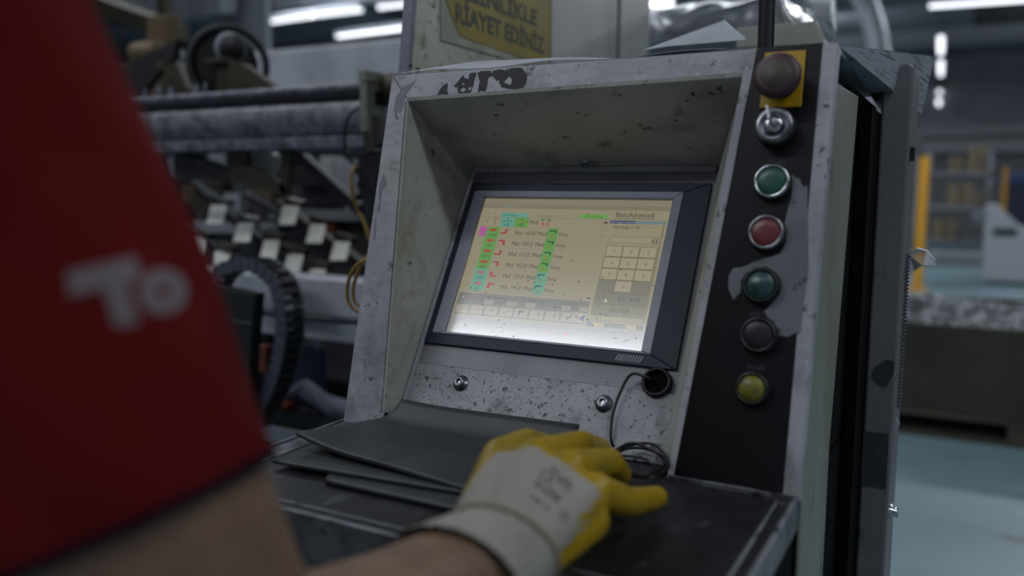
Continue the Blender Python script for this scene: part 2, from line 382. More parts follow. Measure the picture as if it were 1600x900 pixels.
def tube_lamp(p0, p1, label, r=.026):
    p0 = np.array(p0); p1 = np.array(p1); c = (p0 + p1) / 2
    t = thing('ceiling_light', label, 'light', (c[0], c[1], c[2] - r), 'fluorescent tubes hanging under the roof')
    MB().cyl(p0, p1, r, 12).build('tube', M['tube_light'], t)
    h = MB(); d = (p1 - p0) / np.linalg.norm(p1 - p0); s = np.cross(d, EZ)
    h.hexa([q + s * a * .06 + EZ * (r + b) for q in (p0, p1) for a, b in ((-1, .0), (1, .0), (1, .06), (-1, .06))])
    for q in (.2, .8): h.cyl(p0 + (p1 - p0) * q + EZ * (r + .05), np.append((p0 + (p1 - p0) * q)[:2], ZC + .02), .004, 6, 1)
    h.build('housing', [M['lamp_body'], M['black']], t)
ZL = 3.8
tl = [((425, 34), (490, 25), 'long fluorescent tube at top left, outer end of the broken line'),
      ((496, 24), (565, 16), 'long fluorescent tube at top left, inner end of the broken line'),
      ((527, 57), (700, 36), 'fluorescent tube just above the white beam, left of the sign cover'),
      ((592, 12), (740, -6), 'fluorescent tube touching the top edge left of the sign cover')]
for a, b, l in tl: tube_lamp(mZ(*a, ZL), mZ(*b, ZL), l)
p = mZ(975, 12, ZL); q = mZ(1050, 4, ZL); tube_lamp(p, q, 'short-looking fluorescent tube above the lifted paper corner', .06)
p = mZ(1452, 10, ZL); q = mZ(1640, -3, ZL); tube_lamp(p, q, 'long fluorescent tube at the top right corner')
for (x, y0, y1, l) in ((1470, 60, 82, 'upper of the end-on hanging tubes at right'), (1470, 98, 116, 'middle end-on hanging tube at right'), (1468, 143, 149, 'third end-on hanging tube at right'), (1467, 158, 163, 'lowest end-on hanging tube at right')):
    a, b = mZ(x, y0, ZL), mZ(x, y1, ZL)
    if l.startswith('lowest'): a, b = mY(x, y0, 21.6), mY(x, y1, 23.2)
    tube_lamp(a, b, l, .05)

# column on the left, beams and ducts
pL, pR = mY(343, 30, 3.2), mY(402, 30, 3.2)
c = MB().box((pL[0], 3.2, 0), (pR[0], 3.28, ZC)); c = struct(c.build('trim_20', M['shelf_grey']))
MB().box((pR[0] + .004, 3.22, 0), (mY(416, 30, 3.22)[0], 3.26, ZC)).build('flange', M['beam_c'], c)
b = MB(); a0, a1 = mY(120, -2, 2.6), mY(238, 36, 2.6)
b.prism([a0 - EZ * .05, a1 - EZ * .06, a1 + EZ * .03, a0 + EZ * .05], (0, .25, 0))
b.prism([a1 - EX * .08 + EY * .1, a1 - EX * .02 + EY * .1, a1 * np.array([1, 1, 0]) - EX * .02 + EY * .1 + EZ * (ZC - .01), a1 * np.array([1, 1, 0]) - EX * .08 + EY * .1 + EZ * (ZC - .01)], (0, .06, 0))
tag(b.build('overhead_girder', M['brown_steel']), 'dark sloping girder at the top left behind the red sleeve', 'girder')
b = MB(); b.prism([mY(100, -60, 3.0), mY(345, -60, 3.0), mY(345, 20, 3.0), mY(240, 34, 3.0), mY(100, -8, 3.0)], (0, .12, .02))

for xx in (120, 320):
    q = mY(xx, -55, 3.05); b.cyl(q, (q[0], q[1], ZC - .01), .012, 8)
tag(b.build('overhead_canopy', M['shelf_grey']), 'pale grey canopy panel above the dark girder', 'panel')
q = [mY(1345, -30, 9), mY(1372, 30, 9), mY(1380, 70, 9), mY(1384, 120, 9)]
b = MB(); b.tube([(q[0][0] - .9, 9, ZC - .01), (q[0][0] - .45, 9, q[0][2] + .35)] + q + [(q[3][0] + .02, 9, 1.2), (q[3][0] + .02, 9, .01)], .062, 12)
tag(b.build('bent_duct', M['duct'], bevel=0), 'pale bent pipe curving down behind the console top', 'pipe')
q = [mY(1300, -60, 9.6), mY(1338, 0, 9.6), mY(1355, 40, 9.6), mY(1362, 100, 9.6)]
b = MB(); b.tube([(q[0][0] - .7, 9.6, ZC - .01)] + q + [(q[3][0], 9.6, 1.2), (q[3][0], 9.6, .01)], .045, 10)
tag(b.build('thin_duct', M['beam_c']), 'thinner darker pipe left of the pale bent pipe', 'pipe')

# ------------------------------------------------------------------ right background
yb = 3.96
xb0 = .05; xb1 = 1.75; zp = mY(1410, 637, yb)[2]; zt = mY(1412, 503, yb)[2]
bn = thing('scrap_bin', 'large olive board bin heaped with metal offcuts on a pallet', 'bin', (.9, yb + .6, zp))
t_ = .03
for lo, hi in (((xb0, yb, zp), (xb1, yb + t_, zt)), ((xb0, yb + 1.17, zp), (xb1, yb + 1.2, zt + .02)), ((xb0, yb + t_, zp), (xb0 + t_, yb + 1.17, zt)), ((xb1 - t_, yb + t_, zp), (xb1, yb + 1.17, zt))):
    MB().box(lo, hi).build('side_wall', M['bin'], bn, bevel=.004)
MB().box((xb0 + t_, yb + t_, zp), (xb1 - t_, yb + 1.17, zt - .12)).build('filling_board', M['bin'], bn)
pa = thing('pallet', 'weathered wooden pallet under the scrap bin', 'pallet', (.9, yb + .6, 0))
for k in range(5): MB().box((xb0 - .02, yb + k * .27, zp - .026), (xb1 + .02, yb + .12 + k * .27, zp - .004)).build('plank', M['pallet'], pa)
for j in range(3):
    for k in range(3): MB().box((xb0 + .02 + k * .76, yb + .02 + j * .54, .024), (xb0 + .16 + k * .76, yb + .12 + j * .54, zp - .028)).build('block', M['pallet'], pa)
for j in range(3): MB().box((xb0 - .02, yb + .02 + j * .54, .001), (xb1 + .02, yb + .12 + j * .54, .022)).build('runner', M['pallet'], pa)
sc_ = MB()
for k in range(1900):
    x = rng.uniform(xb0 + .06, xb1 - .06); y = rng.uniform(yb + .06, yb + 1.12)
    hz = .085 * math.exp(-((y - yb - .6) / .5) ** 2) * (1 + .25 * math.sin(x * 5)) 
    z = zt - .05 + hz * rng.uniform(.4, 1.1)
    A = np.linalg.qr(rng.randn(3, 3))[0]; s_ = rng.uniform(.6, 1.3)
    if k % 3: sc_.obox((x, y, z), (.05 * s_, .032 * s_, .006), A)
    else: sc_.lathe((x, y, z), A[:, 0], [(.018 * s_, -.022 * s_), (.018 * s_, .022 * s_)], 8)
tag(sc_.build('metal_offcuts', M['scrap'], kind='stuff', recalc=False), 'heap of bright cut metal pieces filling the olive bin', 'scrap')

def bx(name, lo, hi, m, label, cat, group=None, bevel=.01):
    return tag(MB().box(lo, hi).build(name, m, bevel=bevel), label, cat, group)
# yellow guard posts
for (pxx, Y, l) in ((1436, 11.2, 'slim yellow guard post left of the stacked cartons'), (1562, 15.5, 'slim yellow guard post beside the blue machine')):
    x = mY(pxx, 400, Y)[0]; zt_ = mY(pxx, 245 if pxx < 1500 else 262, Y)[2]
    t = thing('guard_post', l, 'post', (x, Y, 0), 'yellow guard posts')
    hw = .055 if pxx < 1500 else .035
    MB().box((x - hw, Y - .05, .02), (x + hw, Y + .05, zt_)).build('pole', M['post_yellow'], t, bevel=.01)
    MB().box((x - .12, Y - .12, 0), (x + .12, Y + .12, .02)).build('foot_plate', M['post_yellow'], t)
# racking with cartons
Yr = 17.0
xl, xr = mY(1444, 300, Yr)[0], mY(1548, 300, Yr)[0]
rk = thing('storage_rack', 'grey storage rack holding brown cartons near the roller door', 'rack', ((xl + xr) / 2, Yr + .4, 0))
sh_z = [mY(1500, 382, Yr)[2], mY(1500, 352, Yr)[2], mY(1500, 316, Yr)[2]]
sh_z = [.35, 1.0, 1.62]
for z in sh_z: MB().box((xl, Yr, z - .05), (xr, Yr + .9, z)).build('shelf', M['shelf_grey'], rk)
for x in (xl, xr - .06):
    for y in (Yr, Yr + .84): MB().box((x, y, 0), (x + .06, y + .06, 2.0)).build('upright', M['shelf_grey'], rk)
def carton(x0, x1, z0, h, l, y=Yr + .05, dp=.6):
    t = thing('carton', l, 'box', ((x0 + x1) / 2, y + dp / 2, z0), 'brown cartons on the far rack')
    MB().box((x0, y, z0), (x1, y + dp, z0 + h)).build('body', M['card'], t, bevel=.01)
    MB().box((x0 + .45 * (x1 - x0), y - .004, z0 + .02), (x0 + .55 * (x1 - x0), y, z0 + h - .005)).build('tape', M['tape'], t)
def xr_(p): return mY(p, 320, Yr)[0]
carton(xr_(1508), xr_(1537), sh_z[2], .48, 'larger upper brown carton on the top of the grey rack')
carton(xr_(1480), xr_(1500), sh_z[2], .30, 'smaller carton left of the larger upper carton')
carton(xr_(1478), xr_(1520), sh_z[1], .42, 'wide carton on the middle shelf of the grey rack')
carton(xr_(1524), xr_(1542), sh_z[1], .28, 'small carton at the right end of the middle shelf')
carton(xr_(1458), xr_(1498), sh_z[0], .4, 'carton low on the bottom shelf of the grey rack')
# white machine and blue machine
Y = 12.5
t = thing('white_machine', 'white wedge-shaped machine standing on the teal floor in the distance', 'machine', (mY(1570, 420, Y)[0], Y + .4, 0))
b = MB(); z0_ = .0
pts = [mY(x, y, Y) for x, y in ((1537, 415), (1640, 415), (1640, 375), (1592, 352), (1556, 318), (1540, 322))]
pts[0][2] = pts[1][2] = .04
b.prism(pts, (0, .8, 0)); b.build('body', M['machine_white'], t, bevel=.02)
b = MB(); q = mY(1570, 362, Y); b.obox(q - EY * .012, (.28, .02, .1), None); b.build('vent_plate', M['beam_dark'], t)
b = MB(); q = mY(1529, 338, Y); b.lathe(q - EY * .0, EY, [(.10, 0), (.10, .12)], 16); b.build('hand_wheel', M['chrome'], t)
b = MB(); b.box((pts[0][0] + .05, Y + .1, 0), (pts[1][0] - .05, Y + .7, .04)); b.build('plinth', M['black'], t)
Y = 16.0
t = thing('blue_machine', 'dark blue machine with a lighter blue top at the right edge', 'machine', (mY(1600, 400, Y)[0], Y + .6, 0))
x0, x1 = mY(1570, 300, Y)[0], mY(1660, 300, Y)[0]; za = mY(1600, 288, Y)[2]; zb = mY(1600, 270, Y)[2]
MB().box((x0, Y, 0), (x1, Y + 1, za)).build('body', M['navy_sheet'], t, bevel=.02)
MB().box((x0 - .06, Y - .06, za), (x1, Y + 1.06, zb)).build('top_cover', M['machine_blue'], t, bevel=.02)
# low bench behind the bin
bx('pale_plinth', (mY(1445, 420, 15.2)[0], 15.2, 0), (mY(1535, 420, 15.2)[0], 15.9, .22), M['shelf_grey'], 'low pale plinth on the floor in front of the grey rack', 'plinth')

# ------------------------------------------------------------------ console
con = thing('control_console', 'worn white machine control console with sloped front, recessed screen and dark desk', 'console', U(.3, .1, -Z0 / K))
WL, HT = .600, .497
OTL, OTR, OBL, OBR = (.035, .457), (.505, .464), (.066, .022), (.465, .004)
T4 = .004
b = MB()   # left strip
b.prism([F(0, 0), F(OBL[0], 0), F(*OBL), F(*OTL), F(0, HT)], -FOUT * .004 * K)
b.prism([F(0, 0), F(0, HT), F(0, HT) + EY * .2 * K, F(0, 0) + EY * .27 * K], EX * .004 * K)
b.build('left_frame', M['white_paint'], con, bevel=.0015)
b = MB()
b.prism([F(0, HT), F(*OTL), F(*OTR), F(.514, HT)], -FOUT * .004 * K)
b.build('top_rail', M['white_paint'], con, bevel=.0015)
b = MB(); b.prism([F(0, HT), F(WL, HT), U(WL, .6, .475), U(0, .6, .475)], -EZ * .004 * K); b.build('top_cover', M['white_paint'], con)
STL, STR, SBL, SBR = (.065, .406), (.443, .406), (.065, .012), (.443, .012)
b = MB(); b.hexa([F(*OTL), F(*OTR), S(*STR), S(*STL)] + [p + EZ * .004 for p in (F(*OTL), F(*OTR), S(*STR), S(*STL))]); b.build('hood', M['hood'], con)
b = MB(); q = [F(*OTL), S(*STL), S(*SBL), F(*OBL)]; b.hexa(q + [p - EX * .004 for p in q]); b.build('left_cheek', M['cheek'], con)
b = MB(); q = [F(*OTR), S(*STR), S(*SBR), F(*OBR)]; b.hexa(q + [p + EX * .003 for p in q]); b.build('right_cheek', M['cheek'], con)
b = MB(); q = [S(.062, .088), S(.446, .088), S(.446, .41), S(.062, .41)]; b.prism(q, -SOUT * .004); b.build('screen_panel', M['panel_grey'], con)
b = MB(); q = [S(.062, .0, .003), S(.446, .0, .003), S(.446, .087, .003), S(.062, .087, .003)]; b.prism(q, -SOUT * .006); b.build('lower_panel', M['speckled'], con, bevel=.0008)
b = MB(); b.prism([S(.065, .012, .001), S(.070, .012, .001), S(.070, .40, .001), S(.065, .406, .001)], SOUT * .006); b.build('left_lip', M['white_paint'], con, bevel=.001)
b = MB(); b.prism([S(.066, .398, .001), S(.443, .398, .001), S(.443, .406, .001), S(.065, .406, .001)], SOUT * .006); b.build('top_lip', M['white_paint'], con, bevel=.001)

# touchscreen
def rect_frame(mb, o, i, w0, w1, fn, mi=0):
    """rectangular ring: outer (u0,t0,u1,t1), inner, from height w0 to w1"""
    def cor(r, w): return [fn(r[0], r[1], w), fn(r[2], r[1], w), fn(r[2], r[3], w), fn(r[0], r[3], w)]
    a, b_, c_, d_ = cor(o, w1), cor(i, w1), cor(o, w0), cor(i, w0)
    for k in range(4):
        j = (k + 1) % 4
        mb.hexa([a[k], a[j], b_[j], b_[k], c_[k], c_[j], d_[j], d_[k]], mi)
ts = MB(); rect_frame(ts, (.0705, .117, .440, .380), (.080, .1335, .404, .3655), .0005, .005, S)
ts = ts.build('touchscreen', M['navy'], con, bevel=.0008, label='dark navy framed touch screen')
b = MB(); rect_frame(b, (.0795, .133, .4045, .366), (.0985, .1365, .3915, .3555), .0005, .0062, S); b.build('inner_bezel', M['silver'], ts, bevel=.0008, label='grey plastic inner bezel')
DU0, DT1, DW, DH = .099, .355, .292, .218
def dis(s, r, w=0): return S(DU0 + DW * s, DT1 - DH * r, .001 + w)
def emis(name, h, k=1.02): return mat(name, (.02, .02, .02), .5, emit=h, estr=k, spec=0)
GC = {}
def gm(h):
    if h not in GC: GC[h] = len(GC)
    return GC[h]
G = MB()
LV = [0.0]
def R_(s0, r0, s1, r1, h, lv=1):
    G.add([dis(s0, r1, lv * .00012), dis(s1, r1, lv * .00012), dis(s1, r0, lv * .00012), dis(s0, r0, lv * .00012)], [(0, 1, 2, 3)], gm(h))
def P_(pts, h, lv=3): G.add([dis(s, r, lv * .00012) for s, r in pts], [tuple(range(len(pts)))], gm(h))
def T_(body, s, r, hgt, h, width=None, anchor='l', lv=4):
    v, f, asp = text_fit(body); hh = hgt; ww = width if width else asp * hgt * DH / DW * .95
    s0 = s if anchor == 'l' else s - ww if anchor == 'r' else s - ww / 2
    G.add([dis(s0 + ww * a, r - hh * (c - 0), lv * .00012) for a, c, _ in v], f, gm(h))
def box_(s0, r0, s1, r1, h, t=.0025, lv=2):
    R_(s0, r0, s1, r0 + t * 1.3, h, lv); R_(s0, r1 - t * 1.3, s1, r1, h, lv); R_(s0, r0, s0 + t, r1, h, lv); R_(s1 - t, r0, s1, r1, h, lv)
BG, TAN, DK, GY = 'a59c80', '8c8570', '3f3b33', '7b7a72'
b = MB(); b.add([dis(0, 1), dis(1, 1), dis(1, 0), dis(0, 0)], [(0, 1, 2, 3)]); disp = b.build('display', emis('display_backlight', BG), ts, recalc=False, label='glowing beige display')
R_(0, 0, 1, .045, '988f76'); R_(0, .048, 1, .075, '8d866f'); R_(0, .045, 1, .048, TAN); R_(.03, .052, .3, .055, '9c9580'); R_(.02, .142, .71, .1445, '847c66')
R_(.06, .018, .2, .024, '8d846d'); R_(.1, .058, .17, .064, '7fa09a')
# header chips
R_(.12, .109, .27, .141, '6fae9a', 2); T_('Left Flange', .132, .135, .02, '2f6a5c')
T_('Full Flange', .335, .136, .019, '776f5c'); R_(.325, .118, .328, .132, '776f5c', 3)
R_(.55, .109, .70, .138, '74b05a', 2); T_('Right Flange', .585, .133, .019, '4a8a3a')
T_('Basic|Advanced|', .738, .124, .036, DK, .187); R_(.735, .132, .93, .136, '6d6656', 2)
# grid lines
for r in (.217, .296, .375, .454, .533, .612, .69): R_(.02, r, .69, r + .002, '989077')
for s in (.33, .45, .56, .63): R_(s, .145, s + .0015, .70, '998f78')
# first row
T_('1', .05, .188, .025, DK)
R_(.066, .15, .072, .213, 'a8a08a', 2); R_(.078, .153, .118, .157, 'b5443c', 3); T_('I', .094, .2, .034, '4a3a3a'); R_(.09, .208, .106, .211, 'b5443c', 3)
R_(.127, .145, .206, .217, '6fae9a', 2); R_(.206, .145, .284, .217, '6aa850', 2)
for s, c in ((.165, '2f6a5c'), (.245, 'b0762a')):
    R_(s - .025, .172, s + .025, .176, c, 3); P_([(s - .03, .174), (s - .02, .168), (s - .02, .18)], c); P_([(s + .03, .174), (s + .02, .168), (s + .02, .18)], c)
    R_(s - .003, .152, s + .003, .163, DK, 3)
T_('369', .165, .212, .024, '2f5a5c', None, 'c'); T_('395', .245, .212, .024, '35602a', None, 'c')
T_('Mid', .296, .192, .03, DK)
def icon2(s, r):
    R_(s - .02, r, s - .008, r + .006, '23403c', 3); R_(s + .008, r, s + .02, r + .006, '23403c', 3); R_(s - .022, r, s - .017, r + .018, '23403c', 3); R_(s + .017, r, s + .022, r + .018, '23403c', 3)
    for dx in (-.012, .012): R_(s + dx - .006, r + .03, s + dx + .006, r + .042, 'c0392b', 3)
    for dx in (-.014, 0, .014): R_(s + dx - .002, r + .05, s + dx + .002, r + .054, 'c0392b', 3)
icon2(.379, .152)
R_(.02, .218, .061, .291, 'c060a8', 2)
rows = [('135.5', '143.0', 0, 'l', 0), ('60', '193.0', 1, 'l', 0), ('147.5', '113.0', 0, 'l', 0), ('160', '152.0', 1, 'l', 0), ('124.5', '137.0', 2, 'r', 1), ('74', '193.0', 3, 'r', 1)]
for k, (a, ang, kind, dr_, cy) in enumerate(rows):
    r0 = .2185 + k * .0792; r1 = r0 + .0792
    c = '68ad92' if cy else '6aa850'
    R_(.061, r0, .136, r1, c, 2)
    # thick arrow
    m = 1 if dr_ == 'l' else -1; ac = 'b0503c' if dr_ == 'l' else 'b06a70'; s = .099; rr = r0 + .025
    P_([(s - .024 * m, rr), (s - .004 * m, rr - .02), (s - .004 * m, rr - .009), (s + .022 * m, rr - .009), (s + .022 * m, rr + .009), (s - .004 * m, rr + .009), (s - .004 * m, rr + .02)], ac)
    T_(a, .1, r0 + .075, .024, '2b5030' if not cy else '2b5a5a', None, 'c')
    if k: T_(str(k + 2), .045, r0 + .05, .02, '776f5c')
    else: T_('2', .045, r0 + .05, .022, '7a3a6a')
    # red bend arrow
    s = .166 + .004 * (k % 2); rr = r0 + .035; rd = 'b0322a'
    fx = {0: (1, 1), 1: (1, -1), 2: (-1, 1), 3: (-1, -1)}[kind]
    def q(x, y): return (s + .018 * x * fx[0], rr - .018 * y * fx[1])
    P_([q(-1.2, -.9), q(.75, -.9), q(.75, -.3), q(-1.2, -.3)], rd); P_([q(.25, -.3), q(.75, -.3), q(.75, .5), q(.25, .5)], rd); P_([q(-.2, .4), q(1.2, .4), q(.5, 1.25)], rd)
    T_('Mid', .226, r0 + .055, .03, DK); T_(ang + '\u00b0', .286, r0 + .055, .03, DK, .062); T_('Med', .356, r0 + .055, .03, DK)
    R_(.405, r0, .461, r1, c, 2)
    tx = 1 if not cy else -1; s = .432
    R_(s - .017, r0 + .014, s + .017, r0 + .022, '24403c', 3); R_(s + tx * .015 - .003, r0 + .014, s + tx * .015 + .003, r0 + .038, '24403c', 3)
    T_('T', s + tx * .022, r0 + .034, .018, '2f6a8a', None, 'c')
    for dx, dy in ((-.006, .046), (.006, .058), (-.008, .064), (.0, .052)): R_(s + dx - .004, r0 + dy, s + dx + .004, r0 + dy + .006, 'b0702a', 3)
    T_('Simp', .467, r0 + .055, .029, '4f4a3f', .05)
R_(.085, .693, .12, .697, '2b5a5a', 3)
# scroll arrows
P_([(.683, .172), (.707, .172), (.695, .158)], '23211d'); P_([(.688, .686), (.71, .686), (.699, .700)], '23211d')
R_(.678, .215, .705, .218, '7b745f'); R_(.678, .26, .705, .263, '7b745f')
# toolbar
R_(.01, .712, .708, .865, GY); R_(.715, .84, .985, .872, GY)
for s, wv, tx in ((.17, .12, 'Wire Remaining'), (.36, .12, 'Last Cycle Time'), (.56, .1, 'Line Position')): T_(tx, s, .744, .019, '4c4a50', wv)
T_('Left', .125, .772, .019, '55535a'); T_('Right', .24, .772, .019, '55535a'); T_('Sec', .46, .772, .019, '55535a'); T_('Left', .545, .775, .019, '55535a'); T_('Right', .625, .775, .019, '55535a')
for s0, s1 in ((.165, .212), (.29, .34), (.39, .44), (.578, .62), (.665, .705)): R_(s0, .752, s1, .782, 'a29a88', 2); T_('0.0', (s0 + s1) / 2, .777, .017, '77705f', None, 'c', 4)
R_(.035, .735, .043, .748, 'b8b4a8', 2); R_(.05, .735, .1, .745, '8a6a66', 2)
for k in range(8):
    s0 = .014 + k * .0815; R_(s0, .793, s0 + .074, .858, 'a59f8f', 2); box_(s0, .793, s0 + .074, .858, '8a877d', .002, 3)
    c_ = s0 + .037; r_ = .826
    if k == 7: P_([(c_ - .014, r_), (c_ - .009, r_ - .004), (c_ - .003, r_ + .008), (c_ + .014, r_ - .02), (c_ + .018, r_ - .017), (c_ - .002, r_ + .02)], '4a4650')
    elif k == 4: R_(c_ - .015, r_ - .015, c_ + .012, r_ - .005, '4a4650', 4); R_(c_ - .015, r_ - .015, c_ - .007, r_ + .016, '4a4650', 4)
    elif k in (5, 6): R_(c_ + .008, r_ - .012, c_ + .016, r_ - .004, '4a4650', 4); R_(c_ + .008, r_ + .004, c_ + .016, r_ + .012, '4a4650', 4); box_(c_ - .015, r_ - .015, c_ - .002, r_ + .015, 'b08a6a', .002, 4)
    else: P_([(c_ - .016, r_ + .014), (c_ - .01, r_ + .016), (c_ + .016, r_ - .01), (c_ + .012, r_ - .016)], 'a87f6e'); box_(c_ - .016, r_ - .016, c_ + .014, r_ + .016, 'b0a090', .0015, 4)
R_(.638, .79, .708, .856, 'a8a496', 2); P_([(.655, .81), (.675, .815), (.655, .832)], 'b0606a'); P_([(.70, .80), (.70, .845), (.672, .83)], '55607a')
R_(.745, .843, .80, .87, 'b5a47e', 2); R_(.905, .843, .955, .87, 'b5a47e', 2); R_(.72, .846, .738, .866, '6a7488', 2)
R_(0, .874, 1, .885, '9a988f'); R_(0, .885, 1, 1, '8f8d88')
for k in range(9):
    s0 = .12 + k * .094; box_(s0, .893, s0 + .088, .985, '85837e', .002, 2)
    c_ = s0 + .044
    if k in (4, 5): P_([(c_ - .016, .94), (c_ + .004, .925), (c_ + .018, .93), (c_ - .005, .945)], 'a85a5a')
    if k == 8: P_([(c_ - .02, .955), (c_ + .014, .925), (c_ + .02, .94), (c_ - .005, .96)], '4a5060')
    if k == 1: P_([(c_ - .012, .93), (c_ + .012, .93), (c_, .95)], '6f6d68')
# keypad dialog
R_(.712, .148, .985, .832, 'a69d7f', 5); 
G2 = [0]
def D_(s0, r0, s1, r1, h, lv=7): R_(s0, r0, s1, r1, h, lv)
D_(.978, .15, .985, .83, '857d63'); D_(.712, .826, .985, .832, '8f876c')
D_(.714, .150, .84, .172, '3a4a78'); D_(.84, .150, .99, .172, '7d8f92'); T_('Enter Angle in degrees', .716, .168, .015, 'b0b0b4', .122, 'l', 9)
T_('Entry Range: 0 - 265', .742, .208, .022, '4f4a3f', .13, 'l', 9); D_(.73, .19, .955, .1925, '857d66'); 
D_(.733, .262, .971, .31, 'aaa184'); box_(.733, .262, .971, .31, '777060', .0025, 8); T_('43', .966, .304, .032, '38352d', None, 'r', 9)
keys = ['1', '2', '3', '4', '5', '6', '7', '8', '9', '-', '0', '']
D_(.727, .326, .976, .80, '7f785f', 6)
for k, t in enumerate(keys):
    i, j = k % 3, k // 3; s0 = .731 + i * .0822; r0 = .331 + j * .0785
    dk = t in ('-', ''); D_(s0, r0, s0 + .076, r0 + .068, '82806f' if dk else 'b0a788')
    if t: T_(t, s0 + .04, r0 + .047, .024, '5f594b', None, 'c', 9)
D_(.731, .650, .807, .715, '82806f'); D_(.813, .650, .974, .715, '82806f'); D_(.731, .729, .974, .797, '85836f')
T_('ESCAPE', .893, .700, .031, '55523f', .105, 'c', 9); T_('ENTER', .862, .776, .031, '55523f', .09, 'c', 9); T_('Q', .772, .69, .028, '55523f', None, 'c', 9)
P_([(.778, .685), (.778, .712), (.783, .706), (.79, .714), (.793, .71), (.787, .702), (.794, .700)], 'd0ccc0', 10)
# specks of dirt drawn on the picture plane are dust grains on the glass
gr = G.build('screen_picture', [emis('screen_ink_%s' % h, h) for h in GC], ts, recalc=False, label='machine program table, toolbar and number keypad on screen')
b = MB(); b.add([dis(0, 1, .0022), dis(1, 1, .0022), dis(1, 0, .0022), dis(0, 0, .0022)], [(0, 1, 2, 3)]); b.build('glass', M['glass'], ts, recalc=False)
b = MB()
for k in range(60):
    s, r = rng.rand(), rng.rand() ** .6; sz = rng.uniform(.0008, .0022)
    if .0 < s < 1: b.lathe(dis(s, r, .0023), SOUT, [(sz * .5 * K, 0), (sz * .3 * K, .0003)], 6)
b.build('dust_specks', M['black'], ts, kind='stuff')
b = MB()      # embossed model plate strokes replaced by plain hatch like the photo shows
for k in range(10): b.prism([S(.36 + k * .0035, .121, .0051), S(.3612 + k * .0035, .121, .0051), S(.3642 + k * .0035, .130, .0051), S(.363 + k * .0035, .130, .0051)], SOUT * .0003)
b.build('hatch_print', M['silver'], ts)

# bolts, port
def bolt(o, nrm, r, par=con):
    b = MB(); b.lathe(o, nrm, [(r * 1.5, 0), (r * 1.5, .0012), (r, .0014), (r, .006), (r * .82, .007), (r * .45, .007), (r * .45, .0045)], 16); return b.build('bolt', M['steel'], par)
bolt(S(*spx(722, 600), .003), SOUT, .0062); bolt(S(*spx(945, 632), .003), SOUT, .0062)
hn = np.cross(F(*OTR) - F(*OTL), S(*STL) - F(*OTL)); hn /= np.linalg.norm(hn); hn = hn if hn[2] < 0 else -hn
d_ = ray(915, 250); hp = CAM + d_ * ((hn @ (F(*OTL) - CAM)) / (hn @ d_)); bolt(hp, hn, .005)
pu, pt = spx(1028, 600)
b = MB(); b.lathe(S(pu, pt, .0035), SOUT, [(.0155, -.006), (.0155, .004), (.0130, .006), (.0118, .004), (.0118, -.008)], 28, 0); pc = b.build('port_ring', M['dark_steel'], con)
b = MB(); b.lathe(S(pu, pt, .0035), SOUT, [(.0116, -.004), (.0116, .0005)], 20); b.build('port_socket', M['black_void'], pc)

# button panel
b = MB(); b.prism([F(.470, .0, .0006), F(.588, .0, .0006), F(.588, HT, .0006), F(.517, HT, .0006)], -FOUT * .005); b.build('button_panel', M['black_film'], con)
b = MB(); b.prism([F(.463, .0), F(.470, .0), F(.517, HT), F(.506, HT - .004)], FOUT * .002); b.build('edge_strip', M['white_paint'], con, bevel=.0008)
pat = [(1262, 290), (1263, 420), (1250, 520), (1233, 526), (1217, 524), (1210, 503), (1199, 496), (1194, 487), (1205, 476), (1215, 462), (1218, 445), (1212, 428), (1198, 417), (1180, 418), (1166, 426), (1158, 440), (1157, 458), (1147, 470), (1139, 452), (1139, 432), (1146, 419), (1167, 415), (1186, 407), (1205, 402), (1220, 396), (1228, 380), (1226, 350), (1233, 322), (1238, 300), (1237, 272), (1250, 280), (1255, 292)]
b = MB(); pp = []
for k, (x, y) in enumerate(pat):
    u, v = fpx(x, y); x2, y2 = pat[(k + 1) % len(pat)]; u2, v2 = fpx(x2, y2)
    pp.append((u, v)); pp.append(((u + u2) / 2 + rng.uniform(-.0012, .0012), (v + v2) / 2 + rng.uniform(-.0012, .0012)))
b.prism([F(u, v, .0009) for u, v in pp], FOUT * .0003); b.build('worn_patch', M['patch'], con, label='bare grey patch rubbed through the black button panel')
def lathe_f(o, prof, n=32, mi=0, mb=None): return (mb or MB()).lathe(o, FOUT, [(r * K, h * K) for r, h in prof], n, mi)
uv = lambda x, y: fpx(x, y)
# emergency stop
o = F(.549, .450, .001)
b = MB(); b.prism([F(.5265, .424, .001), F(.5715, .424, .001), F(.5715, .4895, .001), F(.5265, .4895, .001)], FOUT * .0025)
es = b.build('emergency_stop', M['yellow'], con, bevel=.0008, label='yellow plate with a large faded red mushroom button')
lathe_f(o, [(.016, .003), (.016, .018), (.013, .02), (.013, .026)]).build('stem', M['black'], es)
lathe_f(o, [(.017, .024), (.0248, .026), (.0258, .031), (.0248, .035), (.020, .0375), (.0165, .038)]).build('mushroom_cap', M['estop'], es)
lathe_f(o, [(.0162, .0381), (.0155, .0387), (.0, .039)]).build('centre_disc', M['estop_c'], es)
